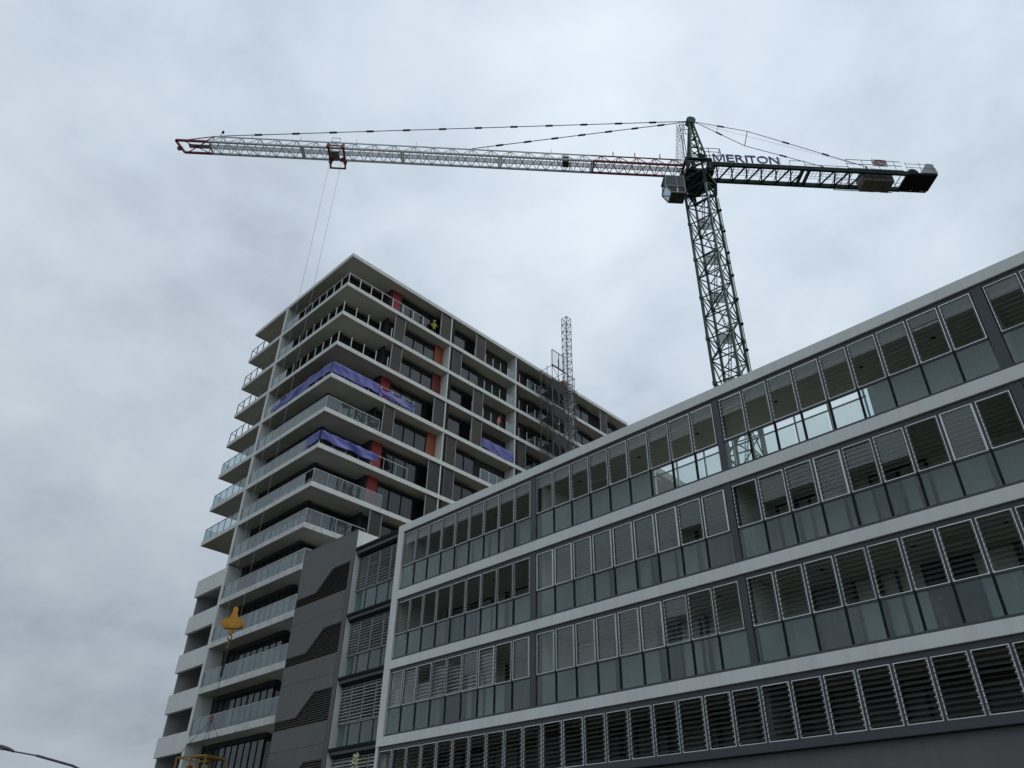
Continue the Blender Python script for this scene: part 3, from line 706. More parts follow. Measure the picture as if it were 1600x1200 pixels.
for k in range(9): p = cor[1]+e1*.16; box('cable_clip', p.x-.1, p.x+.1, p.y-.07, p.y+.07, 48-2.4*k, 48.18-2.4*k, M['black'], mast)
# slewing unit
su = MB()
for i in range(4):
    a, b = cor[i], cor[(i+1) % 4]
    su.bar(at(a, 50.0), at(MC+(a-MC)*1.12, 51.4), .26); su.bar(at(a, 50.1), at(b, 50.1), .14); su.bar(at(MC+(a-MC)*1.1, 51.3), at(MC+(b-MC)*1.1, 51.3), .30)
    su.bar(at(a, 50.1), at(MC+(b-MC)*1.08, 51.2), .09)
su.disc((MC.x, MC.y, 51.25), 1.02, .35, (0, 0, 1), 24)
slew = su.build('slewing_unit', M['crgreen2'], CR)
sr = MB().disc((MC.x, MC.y, 51.62), 1.12, .36, (0, 0, 1), 28)
for a in range(12): an = a*math.pi/6; sr.box(MC.x+math.cos(an)*1.12-.07, MC.x+math.cos(an)*1.12+.07, MC.y+math.sin(an)*1.12-.07, MC.y+math.sin(an)*1.12+.07, 51.4, 51.86)
sr.build('slewing_ring', M['crgreen'], CR)
hd = MB()
for s in (-1.05, 1.05):
    for t in (-.95, .95):
        hd.bar(C(s, t, 51.8), C(s, t, 53.4), .2)
    hd.bar(C(s, -.95, 51.85), C(s, .95, 51.85), .24); hd.bar(C(s, -.95, 53.3), C(s, .95, 53.3), .2)
for t in (-.95, .95):
    hd.bar(C(-1.05, t, 51.85), C(1.05, t, 51.85), .24); hd.bar(C(-1.05, t, 53.3), C(1.05, t, 53.3), .2)
    hd.bar(C(-1.05, t, 51.9), C(1.05, t, 53.3), .12)
hd.build('turret_frame', M['crgreen2'], CR)
gm = MB()
for s, t in ((-.6, -1.2), (.75, 1.15), (.7, -1.2)): gm.disc(C(s, t, 52.1), .19, .75, (0, 0, 1), 12); gm.disc(C(s, t, 51.65), .13, .35, (0, 0, 1), 12)
gm.build('slewing_motor', M['crgreen2'], CR)
# head tower
hz0, hz1 = 53.3, 59.35
ht = MB(); foot = [(-.55, -.62), (.95, -.62), (.95, .62), (-.55, .62)]; tip = [(.12, -.16), (.36, -.16), (.36, .16), (.12, .16)]
for (a, b), (c, d) in zip(foot, tip): ht.bar(C(a, b, hz0), C(c, d, hz1), .16)
head = ht.build('head_tower', M['crgreen'], CR)
def hp(i, h): (a, b), (c, d) = foot[i], tip[i]; return C(a+(c-a)*h, b+(d-b)*h, hz0+(hz1-hz0)*h)
for k in range(6):
    for i in range(4):
        strut('brace', hp(i, k/6), hp((i+1) % 4, (k+1)/6), .065, M['crgreen2'], head); strut('brace', hp(i, k/6+.02), hp((i+1) % 4, k/6+.02), .06, M['crgreen2'], head)
MB().disc(C(.24, 0, 59.55), .42, .6, tuple(NN), 16).box(C(.24, 0, 0).x-.2, C(.24, 0, 0).x+.2, C(.24, 0, 0).y-.2, C(.24, 0, 0).y+.2, 59.2, 59.5).build('peak_sheave', M['crgreen'], head)
lc = MB()                                                         # caged ladder beside the head
for k in range(13):
    h = k/12; z = 53.0+h*5.6; o = -1.25+h*.62-.25
    for a in range(8):
        an, an2 = 2*math.pi*a/8, 2*math.pi*(a+1)/8
        lc.bar(C(o+.33*math.cos(an), -.35+.33*math.sin(an), z), C(o+.33*math.cos(an2), -.35+.33*math.sin(an2), z), .022)
for a in range(6):
    an = 2*math.pi*a/6; lc.bar(C(-1.5+.33*math.cos(an), -.35+.33*math.sin(an), 53.0), C(-.88+.33*math.cos(an), -.35+.33*math.sin(an), 58.6), .022)
lc.build('ladder_cage', M['galv'], head)
hr = MB()
for k in range(3): hr.bar(C(-.95+.2*k, -.45, 57.2), C(-.95+.2*k, -.45, 58.5), .035)
for z in (57.2, 57.85, 58.5): hr.bar(C(-.95, -.45, z), C(.05, -.45, z), .035).bar(C(-.95, -.45, z), C(-.95, .45, z), .035)
hr.bar(C(-.95, -.4, 57.1), C(-1.0, -.5, 53.4), .06).bar(C(-.75, -.4, 57.1), C(-.8, -.5, 53.4), .06)
hr.build('head_platform', M['crgreen2'], head)
MB().disc(C(.55, -.2, 54.35), .27, .5, tuple(D), 14).ball(C(.55, -.2, 54.75), .2).build('slew_lamp_housing', M['crgreen2'], head)
pr_ = MB()                                                        # service platform behind the head
for s in (1.0, 2.0):
    pr_.bar(C(s, -1.0, 53.2), C(s, -1.0, 54.7), .05)
for z in (53.75, 54.25, 54.7): pr_.bar(C(.6, -1.0, z), C(2.0, -1.0, z), .04).bar(C(2.0, -1.0, z), C(2.0, .9, z), .04)
pr_.build('service_rail', M['crgreen2'], CR)
# jib
JT, JH, AP = .62, H, 54.22
def jib(s0, s1, m, npan, name):
    b = MB()
    for t in (-JT, JT): b.bar(C(s0, t, JH), C(s1, t, JH), .15)
    b.bar(C(s0, 0, AP), C(s1, 0, AP), .085)
    o = b.build(name, m, CR); p = (s1-s0)/npan
    for k in range(npan):
        a = s0+p*k; c = a+p; mid_ = (a+c)/2
        for t in (-JT, JT):
            strut('brace', C(a, t, JH), C(mid_, 0, AP), .055, m, o); strut('brace', C(mid_, 0, AP), C(c, t, JH), .055, m, o)
        strut('brace', C(a, -JT, JH), C(mid_, JT, JH), .06, m, o); strut('brace', C(mid_, JT, JH), C(c, -JT, JH), .05, m, o); strut('brace', C(mid_, -JT, JH), C(mid_, JT, JH), .045, m, o)
    strut('section_joint', C(s0+.08, -JT, JH), C(s0+.08, JT, JH), .13, m, o); strut('section_joint', C(s1-.08, -JT, JH), C(s1-.08, JT, JH), .13, m, o)
    grating('walkway', abs(s1-s0)-.2, .42, M['mesh'], o, C((s0+s1)/2, -.01, JH+.12), .12, .085, .03)
    for t in (-.22, .2): strut('walkway_rail', C(s0+.1, t, JH+.13), C(s1-.1, t, JH+.13), .04, M['crgreen2'] if False else M['galv'], o)
    return o
jo = []
for s0, s1, np_ in ((-41.4, -33.6, 5), (-33.6, -25.2, 5), (-25.2, -16.9, 5), (-16.9, -9.0, 5)): jo.append(jib(s0, s1, M['crwhite'], np_, 'jib_section'))
jr = jib(-9.0, -1.15, M['crred'], 5, 'jib_section'); jr['label'] = 'dark red inner jib section next to the mast'
b = MB()                                                          # red jib nose
for t in (-JT, JT): b.bar(C(-43.7 if t > 0 else -44.1, t, JH), C(-41.4, t, JH), .16)
b.bar(C(-44.1, -JT, JH), C(-43.7, JT, JH), .16).bar(C(-41.4, 0, AP), C(-43.4, -JT, JH+.05), .06).bar(C(-41.4, 0, AP), C(-43.4, JT, JH+.05), .06).bar(C(-41.4, 0, AP), C(-41.7, -JT, JH), .07).bar(C(-41.4, 0, AP), C(-41.7, JT, JH), .07)
b.bar(C(-43.5, -JT, JH), C(-41.5, JT, JH), .05).bar(C(-43.5, JT, JH), C(-41.5, -JT, JH), .05)
nose = b.build('jib_nose', M['crred'], CR)
MB().disc(C(-43.98, .18, JH-.02), .24, .14, tuple(NN), 16).build('rope_pulley', M['crred'], nose)
box_c = MB().box(-.9, .9, -.2, .2, -.02, .02).build('walkway', M['mesh'], nose, origin=(0, 0, 0)); box_c.location = C(-42.3, 0, JH+.1)-WP[nose.name]; box_c.rotation_euler = (0, 0, math.atan2(D.y, D.x))
MB().bar(C(-41.0, 0, AP), C(-40.85, 0, AP+.5), .03).ball(C(-40.8, 0, AP+.62), .12, sc=(1, 1, 1.4)).build('warning_light', M['black'], nose)
for s in (-38.2, -34.1, -29.3, -24.2, -18.0, -12.5): strut('line_stake', C(s, 0, AP), C(s, 0, AP+.55), .035, M['galv'], jo[0])
for s in (-7.1, -5.2, -3.0): strut('line_stake', C(s, 0, AP), C(s, 0, AP+.6), .07, M['crred'], jr)
b = MB(); b.box(-.26, .26, -.3, .3, -.3, .4); o_ = b.build('trolley_winch', M['body'], CR, origin=(0, 0, 0)); o_.location = C(-11.3, -.15, JH+.22)-WP['tower_crane']; o_.rotation_euler = (0, 0, math.atan2(D.y, D.x))
strut('winch_bracket', C(-10.9, -.5, JH+.1), C(-10.9, .5, JH+.1), .08, M['galv'], CR)
# trolley with its basket
TS = -30.75
b = MB()
for s in (TS-.62, TS+.62):
    b.bar(C(s, -.86, JH+.05), C(s, .9, JH-.22), .17, .2).bar(C(s, -.86, JH+.2), C(s, -.86, JH-.25), .22).bar(C(s, .72, JH+.15), C(s, .72, JH-.3), .24).bar(C(s, .85, JH-.25), C(s, 1.15, JH-.55), .14)
b.bar(C(TS-.62, 1.1, JH-.5), C(TS+.62, 1.1, JH-.5), .11).bar(C(TS-.62, -.86, JH+.03), C(TS+.62, -.86, JH+.03), .08)
for s in (-.45, .45): b.disc(C(TS+s, .35, JH-.3), .22, .12, tuple(NN), 16)
tro = b.build('trolley', M['crred'], CR)
b = MB().box(-.36, .36, -.42, .42, -.04, .04); q = b.build('basket_floor', M['concrete'], tro, origin=(0, 0, 0)); q.location = C(TS-.1, -.05, JH-.28)-WP[tro.name]; q.rotation_euler = (0, 0, math.atan2(D.y, D.x))
b = MB()
for s in (-.4, .3):
    b.bar(C(TS+s, -.9, JH-.2), C(TS+s, -.9, JH+.95), .035)
for z in (.45, .95): b.bar(C(TS-.4, -.9, JH+z), C(TS+.3, -.9, JH+z), .035)
b.build('basket_rail', M['galv'], tro)
# counter jib
b = MB()
for t in (-.93, .83): b.bar(C(1.05, t, JH), C(18.1, t, JH), .20, .42)
for s in (1.3, 9.0, 9.55): b.bar(C(s, -.93, JH), C(s, .83, JH), .2, .3)
cj = b.build('counter_jib', M['crgreen2'], CR)
p = 1.28
for k in range(10):
    s = 1.5+k*p
    if 8.5 < s < 9.4: continue
    strut('brace', C(s, -.85, JH), C(s+p*.45, .75, JH), .11, M['crgreen2'], cj); strut('brace', C(s+p*.45, .75, JH), C(s+p, -.85, JH), .11, M['crgreen2'], cj)
    strut('brace', C(s+p*.25, -.85, JH+.05), C(s+p*.25, .75, JH+.05), .05, M['crgreen2'], cj)
for k, (s0, s1) in enumerate(((1.5, 5.2), (5.3, 8.9), (9.7, 13.3))):
    grating('deck_mesh', s1-s0, .84, M['mesh'], cj, C((s0+s1)/2, -.18, JH+.15), .34, .28, .02)
b = MB()
for s in (1.4, 4.14, 7.1): b.bar(C(s, -.95, JH+.1), C(s, -.95, JH+1.15), .03)
b.bar(C(1.4, -.9, JH+1.15), C(7.2, -.9, JH+1.15), .025)
b.bar(C(7.9, -.95, JH+.1), C(7.9, -.95, JH+.9), .035).bar(C(7.9, -.95, JH+.9), C(9.2, -.95, JH+.95), .035).bar(C(9.2, -.95, JH+.95), C(9.2, -.95, JH+.1), .035)
b.bar(C(9.2, -.95, JH+.5), C(13, -.95, JH+.5), .03).bar(C(10.6, -.95, JH+.1), C(10.6, -.95, JH+.5), .03).bar(C(12, -.95, JH+.1), C(12, -.95, JH+.5), .03)
for t in (-1.12, 1.0):
    for s in [12.8, 14.2, 15.6, 17.0, 18.0, 19.2, 20.4]: b.bar(C(s, t, JH+.05), C(s, t, JH+1.25), .035)
    for z in (.15, .7, 1.25): b.bar(C(12.8, t, JH+z), C(17.6, t, JH+z), .04)
    for z in (.6, 1.05): b.bar(C(18.0, t, JH+z), C(20.5, t, JH+z), .03)
for s in (12.8, 14.4, 17.6): b.bar(C(s, -1.12, JH+.1), C(s, 1.15, JH+.1), .05)
b.bar(C(12.4, 1.15, JH-.05), C(17.6, 1.15, JH-.05), .05).bar(C(12.4, 1.15, JH-.05), C(12.4, .8, JH-.05), .05)
b.build('handrail', M['darkmetal'], cj)
ends = MB()
for sa, sb, ta, tb in ((18.0, 20.6, -1.0, -.62), (18.0, 19.05, -.60, .84), (19.13, 19.85, -.60, .2), (19.13, 19.85, .26, .84), (19.86, 20.6, -.60, .80)):
    q = [C(s, t, 0) for s, t in ((sa, ta), (sb, ta), (sb, tb), (sa, tb))]
    ends.prism([(v.x, v.y) for v in q], 2, JH-.1, JH+.12)
ends.bar(C(18, .98, JH), C(20.5, .98, JH), .1).bar(C(18, .84, JH), C(18, .98, JH), .08).bar(C(20.5, .84, JH), C(20.5, .98, JH), .08)
ends.build('winch_deck', M['black'], cj)
wd = MB().disc(C(18.75, -.1, JH+.45), .33, 1.1, tuple(NN), 18); wd.disc(C(18.75, -.7, JH+.45), .46, .08, tuple(NN), 18); wd.disc(C(18.75, .5, JH+.45), .46, .08, tuple(NN), 18); wd.build('hoist_drum', M['crgreen2'], cj)
q = [(-.5, 0), (.55, 0), (.5, .5), (.28, .95), (-.1, .95), (-.42, .45)]
mo = MB().prism(q, 1, -.35, .35).build('winch_cabinet', M['galv'], cj, origin=(0, 0, 0)); mo.scale = (1.15, 1.2, 1.25); mo.location = C(20.05, -.6, JH+.14)-WP[cj.name]; mo.rotation_euler = (0, 0, math.atan2(D.y, D.x))
for k, (s0, s1) in enumerate(((14.35, 15.02), (15.06, 15.72), (15.76, 16.2), (16.24, 16.9))):   # counterweight blocks
    q = [C(s, t, 0) for s, t in ((s0, -.55), (s1, -.55), (s1, .74), (s0, .74))]
    MB().prism([(v.x, v.y) for v in q], 2, JH-.62+.05*(k == 2), JH+.80).build('counterweight_block', M['concrete'], cj)
pl = MB().box(-.66, .66, -.02, .02, -.42, .42).build('maker_plate', M['signwhite'], cj, origin=(0, 0, 0)); pl.location = C(15.7, -1.16, JH+.93)-WP[cj.name]; pl.rotation_euler = (0, 0, math.atan2(D.y, D.x)); WP[pl.name] = C(15.7, -1.16, JH+.93)
rg = MB()
for k in range(28):
    a0, a1 = 2*math.pi*k/28, 2*math.pi*(k+1)/28
    for r_, w_ in ((1.0, .09), (.74, .05)): rg.bar(C(15.7+.55*r_*math.cos(a0), -1.185, JH+.93+.33*r_*math.sin(a0)), C(15.7+.55*r_*math.cos(a1), -1.185, JH+.93+.33*r_*math.sin(a1)), w_, .02)
rg.build('plate_ring', M['signred'], cj)
tx = MB()
for k in range(6): s = 15.7-.30+.12*k; tx.bar(C(s-.05, -1.19, JH+.93-.07), C(s+.04, -1.19, JH+.93+.06), .035, .02); tx.bar(C(s-.05, -1.19, JH+.93+.06), C(s+.05, -1.19, JH+.93+.06), .025, .02)
tx.build('plate_mark', M['navy'], cj)
# lettering on the counter jib
fb = MB().bar(C(1.2, -.97, JH+.24), C(7.1, -.97, JH+.24), .05).build('sign_frame', M['galv'], CR)
spans = [('M', 1.24, 2.30), ('E', 2.40, 3.12), ('R', 3.18, 3.98), ('I', 4.04, 4.24), ('T', 4.24, 5.0), ('O', 5.05, 6.03), ('N', 6.1, 6.98)]
dg = bpy.context.evaluated_depsgraph_get()
for ch, s0, s1 in spans:
    cu = bpy.data.curves.new('letter', 'FONT'); cu.body = ch; cu.extrude = .03; cu.offset = .006; cu.resolution_u = 6
    to = bpy.data.objects.new('letter_src', cu); COL.objects.link(to); bpy.context.view_layer.update()
    me = bpy.data.meshes.new_from_object(to.evaluated_get(bpy.context.evaluated_depsgraph_get())); bpy.data.objects.remove(to)
    if ch == 'M':
        q = MB()
        for poly in ([(0, 0), (.13, 0), (.13, 1), (0, 1)], [(.87, 0), (1, 0), (1, 1), (.87, 1)], [(.13, 1), (.13, .80), (.44, 0), (.5, 0), (.5, .18), (.18, 1)], [(.87, 1), (.82, 1), (.5, .18), (.5, 0), (.56, 0), (.87, .80)]): q.prism(poly, 2, -.03, .03)
        me = q.mesh('letter', M['navy'])
    xs = [v.co.x for v in me.vertices]; ys = [v.co.y for v in me.vertices]
    kx = (s1-s0-.04)/(max(xs)-min(xs)); ky = .92/(max(ys)-min(ys))
    for v in me.vertices:
        p = C(s0+(v.co.x-min(xs))*kx, -1.06, JH+.24+(v.co.y-min(ys))*ky) - NN*v.co.z - C(s0, -1, JH)
        v.co = p
    me.materials.clear(); me.materials.append(M['navy'])
    place(bpy.data.objects.new('sign_letter', me), C(s0, -1, JH), fb)
# pendant lines
def line(name, pts, w, m, parent, joints=0):
    b = MB()
    for p_, q_ in zip(pts, pts[1:]): b.bar(p_, q_, w, sides=5)
    if joints:
        p_, q_ = pts[0], pts[-1]
        for k in range(1, joints): c = p_.lerp(q_, k/joints); d_ = (q_-p_).normalized(); b.bar(c-d_*.32, c+d_*.32, w*2.6, w*1.8, 6)
    return b.build(name, m, parent)
PK = C(-.1, 0, 59.6); PKr = C(.6, 0, 59.6)
for t in (0,):
    line('pendant_line', [PK, C(-40.9, 0, AP+.1)], .075, M['cable'], CR, 13)
    line('pendant_line', [PK-Vector((0, 0, .08)), C(-19.4, 0, AP+.1)], .075, M['cable'], CR, 8)
A1, A2, A3 = C(5.1, -.45, 58.03), C(14.55, -.95, JH+.62), C(4.55, -.45, 56.0)
A4 = C(10.75, -.9, JH+.42)
for p_, q_, nj in ((PKr, A1, 2), (A1, A2, 3), (PKr, A3, 2), (A3, A4, 2)): line('pendant_line', [p_, q_], .06, M['cable'], CR, nj)
strut('pendant_spacer', A1, A3, .06, M['cable'], CR); strut('pendant_spacer', PKr.lerp(A1, .45), PKr.lerp(A3, .45), .03, M['cable'], CR)
for a_ in (A2, A4): strut('pendant_lug', a_, Vector((a_.x, a_.y, JH)), .12, M['crgreen2'], CR)
line('hoist_line', [PKr-Vector((0, 0, .15)), C(18.7, 0, JH+.7)], .02, M['rope'], CR)
# operator's cab
ca = math.atan2(D.y, D.x)
def cab_mesh(fn): b = MB(); fn(b); return b
side = [(-1.95, 2.35), (-2.15, .95), (-1.55, .0), (0, 0), (0, 2.35)]       # (s, z) outline: raked curved front
CO = C(-1.75, -.95, 48.35); CS = .76
def cabpart(name, b, m, parent):
    o = b.build(name, m, parent, origin=(0, 0, 0)); o.location = CO-WP[parent.name]; WP[o.name] = CO
    if parent is CR: o.rotation_euler = (0, 0, ca); o.scale = (CS, CS, CS*1.04)
    return o
b = MB(); T0, T1 = -.75, .75
for t in (T0, T1):
    for (a, z_), (c, w_) in zip(side, side[1:]+side[:1]): b.bar((a, t, z_), (c, t, w_), .10)
    b.bar((-.78, t, .0), (-.9, t, 2.35), .09).bar((-2.12, t, .95), (0, t, .98), .09)
for a, z_ in side: b.bar((a, T0, z_), (a, T1, z_), .10)
cab_ = cabpart('operator_cab', b, M['cabgrey'], CR)
cabpart('cab_floor', MB().box(-1.5, 0, T0+.02, T1-.02, -.06, .04), M['cabdark'], cab_)
cabpart('cab_roof', MB().box(-2.15, .05, T0-.08, T1+.08, 2.38, 2.46), M['cabgrey'], cab_)
cabpart('side_panel', MB().box(-.85, -.03, T0-.02, T0+.02, .05, .93).box(-.85, -.03, T1-.02, T1+.02, .05, .93).box(-.02, .02, T0, T1, .05, 2.3), M['cabdark'], cab_)
cabpart('side_panel', MB().prism([(-1.5, .06), (-.9, .06), (-.93, .92), (-2.05, .9)], 1, T0-.018, T0+.018), M['cabdark'], cab_)
cabpart('window', MB().prism([(-2.08, 1.02), (-.95, 1.03), (-1.0, 2.3), (-1.9, 2.3)], 1, T0-.01, T0+.01), G['cab'], cab_)
cabpart('window', MB().prism([(-.85, 1.03), (-.04, 1.03), (-.04, 2.3), (-.88, 2.3)], 1, T0-.01, T0+.01), G['cab'], cab_)
b = MB(); b.v += [(-2.13, T0, .98), (-2.13, T1, .98), (-1.95, T1, 2.3), (-1.95, T0, 2.3), (-1.57, T0, .06), (-1.57, T1, .06)]; b.f += [(0, 1, 2, 3), (4, 5, 1, 0)]
cabpart('windscreen', b, G['cab'], cab_)
cabpart('cab_seat', MB().box(-1.0, -.45, -.28, .28, .35, .5).box(-.5, -.4, -.28, .28, .5, 1.25).box(-.85, -.6, -.1, .1, .04, .35), M['black'], cab_)
cabpart('sun_visor', MB().prism([(-2.25, 1.25), (-2.2, 1.2), (-1.98, 2.4), (-2.05, 2.42)], 1, T0-.05, T0+.35), M['cabdark'], cab_)
b = MB()
for t in (-.6, .5): b.bar(C(-1.9, -1+t*.8, 50.2), C(-1.2, -.8+t*.5, 51.9), .1)
b.bar(C(-2.9, -.9, 50.25), C(-.9, -.9, 50.6), .1); b.build('cab_bracket', M['crgreen2'], CR)

# ------------------------------------------------------------------ hook block, sling and man cage
HX, HY = C(TS, 0, 0).x, C(TS, 0, 0).y
HB = thing('hook_block', (HX, HY, 11.9), 'yellow crane hook block hanging on two ropes before the white tower', 'hook block')
b = MB(); bw = Vector((.70, .72, 0)).normalized()
def HP(a, z, t=0): return Vector((HX, HY, 12.4+(z-12.4)*.88 if z > 12.4 and z < 14.2 else z)) + D*a*.84 + NN*t
def plate(outl, t0, t1):
    b = MB(); n = len(outl)
    b.v += [tuple(HP(a, z, t0)) for a, z in outl] + [tuple(HP(a, z, t1)) for a, z in outl]
    b.f += [tuple(range(n)), tuple(n+i for i in reversed(range(n)))] + [(i, n+i, n+(i+1) % n, (i+1) % n) for i in range(n)]
    return b
def rounded(cx, cz, w, h, r, n=6):
    o = []
    for (sx, sz, a0) in ((1, 1, 0), (-1, 1, 90), (-1, -1, 180), (1, -1, 270)):
        for k in range(n+1):
            a = R(a0+90*k/n); o.append((cx+sx*(w/2-r)+r*math.cos(a), cz+sz*(h/2-r)+r*math.sin(a)))
    return o
bd = plate(rounded(0, 13.0, 1.42, .62, .30), -.16, .16).build('sheave_housing', M['yellow'], HB)
plate([(-.30, 13.22), (.30, 13.22), (.12, 13.70), (-.12, 13.70)], -.15, .15).build('cheek_plate', M['yellow'], HB)
plate(rounded(0, 13.86, .28, .42, .13), -.09, .09).build('top_sheave', M['yellow'], HB)
for a in (-.38, .38): MB().disc(HP(a, 13.0), .20, .36, tuple(NN), 18).build('sheave', M['yellow'], bd)
plate([(-.16, 12.72), (.16, 12.72), (.10, 12.38), (-.10, 12.38)], -.08, .08).build('swivel', M['yellow'], HB)
hk = MB(); pts = [HP(.0, 12.40)]+[HP(.13*math.sin(R(a)), 12.17+.13*math.cos(R(a))) for a in range(0, 290, 24)]
for p_, q_ in zip(pts, pts[1:]): hk.bar(p_, q_, .075, sides=6)
hk.build('hook', M['rust'], HB)
line('hoist_rope', [HP(-.55, 13.05), C(TS-.55, .35, JH-.45)], .022, M['rope'], HB); line('hoist_rope', [HP(.40, 13.05), C(TS+.40, .35, JH-.45)], .022, M['rope'], HB)
CG = thing('man_cage', (HX, HY, 3.9), 'yellow steel man cage hanging from the crane hook by a long sling', 'cage')
sg = MB()
for k in range(5): sg.disc(HP(.0, 12.02-.11*k), .07, .05, tuple(NN if k % 2 else D), 10)
sg.build('chain', M['rust'], CG)
b = MB().bar(HP(.02, 11.55), HP(-.02, 10.1), .20, .12, 8); b.build('sling_weight', M['strap'], CG)
line('sling_rope', [HP(0, 10.1), HP(0, 8.1)], .035, M['strap'], CG)
MB().disc(HP(0, 8.0), .12, .05, tuple(NN), 12).build('sling_ring', M['rust'], CG)
CW, CD = 1.0, .68; ux = Vector((.95, .31, 0)).normalized(); uy = Vector((-ux.y, ux.x, 0))
def KP(a, c, z): return Vector((HX-.15, HY, z)) + ux*a*CW + uy*c*CD
for a in (-1, 1):
    for c in (-1, 1): strut('sling_leg', HP(0, 7.95), KP(a, c, 6.12), .022, M['strap'], CG)
cf = MB(); zt_, zb_ = 6.1, 3.95
for a in (-1, 1):
    for c in (-1, 1): cf.bar(KP(a, c, zb_), KP(a, c, zt_), .07)
for c in (-1, 1):
    cf.bar(KP(0, c, zb_), KP(0, c, zt_), .05)
    for z_ in (zt_, zb_, zb_+1.05, zb_+.55): cf.bar(KP(-1, c, z_), KP(1, c, z_), .06)
for a in (-1, 0, 1):
    for z_ in (zt_, zb_, zb_+1.05, zb_+.55): cf.bar(KP(a, -1, z_), KP(a, 1, z_), .06)
cf.build('cage_frame', M['gold'], CG)
MB().prism([tuple(KP(a, c, 0)[:2]) for a, c in ((-1, -1), (1, -1), (1, 1), (-1, 1))], 2, zb_-.05, zb_-.01).build('cage_floor', M['galv'], CG)
MB().prism([tuple(KP(a, c, 0)[:2]) for a, c in ((.05, -.95), (.95, -.95), (.95, .95), (.05, .95))], 2, zt_+.035, zt_+.06).build('cage_roof', M['gold'], CG)

# ------------------------------------------------------------------ builders' hoist on the right hand face
HO = thing('builders_hoist', (-43.4, 50.9, GZ), 'slim grey lattice hoist mast with scaffold bay rising above the tower roof', 'hoist')
hx, hy, hw = -43.25, 50.95, .36
b = MB(); hc = [(hx+a*hw, hy+c*hw) for a, c in ((1, -1), (1, 1), (-1, 1), (-1, -1))]
for x, y in hc: b.bar((x, y, GZ), (x, y, 54.3), .07, sides=6)
hm = b.build('hoist_mast', M['hoist'], HO)
for k in range(30):
    z = 54.25-1.0*k
    for i in range(4):
        (x0, y0), (x1, y1) = hc[i], hc[(i+1) % 4]
        strut('brace', (x0, y0, z), (x1, y1, z), .045, M['hoist'], hm)
        if k < 29: strut('brace', (x0, y0, z-1) if i % 2 else (x0, y0, z), (x1, y1, z) if i % 2 else (x1, y1, z-1), .04, M['hoist'], hm)
b = MB()
for x in (-44.3, -42.75):
    for y in (47.95, 48.9, 49.8, 51.4): b.bar((x, y, 26), (x, y, 46.3 if y != 48.9 else 47.4), .07, sides=6)
for k in range(8):
    z = 46.15-2.1*k
    for x in (-44.3, -42.75): b.bar((x, 47.85, z), (x, 51.5, z), .055, sides=6)
    for y in (47.95, 49.8, 51.4): b.bar((-44.4, y, z), (-42.6, y, z), .055, sides=6)
    b.bar((-42.75, 47.95, z), (-42.75, 49.8, z-2.1), .05, sides=6)
    b.bar((-42.75, 49.8, z-1), (-42.75, 51.4, z-1), .045, sides=6)
b.build('scaffold_frame', M['hoist'], HO)
b = MB()
for y in (47.95, 49.0, 49.8): b.bar((-42.75, y, 46.2), (-42.75, y, 48.2), .06)
b.bar((-42.75, 47.95, 48.2), (-42.75, 49.8, 48.2), .06).bar((-42.75, 47.9, 46.25), (-42.75, 49.9, 46.25), .12)
gt = b.build('roof_gate', M['darkmetal'], HO)
gm = MB()
for k in range(12): gm.bar((-42.75, 48.05+.15*k, 46.3), (-42.75, 48.05+.15*k, 48.15), .010)
for k in range(8): gm.bar((-42.75, 48.0, 46.5+.22*k), (-42.75, 49.75, 46.5+.22*k), .010)
gm.build('gate_mesh', M['galv'], gt)
for k in range(6): box('hoist_platform', -44.4, -42.7, 48.0, 49.8, 43.35-3.107*k, 43.40-3.107*k, M['hoist'], HO)
for k in range(5): box('landing_gate', -42.70, -42.66, 48.0, 49.75, 43.5-3.107*k, 44.5-3.107*k, M['body'], HO)
box('hoist_motor', -43.9, -43.3, 50.3, 50.9, 45.0, 45.8, M['rust'], HO, .05)
for k in range(14):
    y = random.choice((48.6, 49.6, 50.4, 51.0, 51.6)); z = random.uniform(30, 45); box('scaffold_coupler', -42.74, -42.60, y, y+.14, z, z+.16, M['post'], HO, .02)
b = MB()
for k in range(10): z = 45-1.6*k; b.bar((-42.72, 50.4, z), (-42.72, 51.9, z-.7), .06).bar((-42.72, 51.9, z), (-42.72, 50.5, z-1.1), .05)
b.build('mast_tie', M['hoist'], HO)

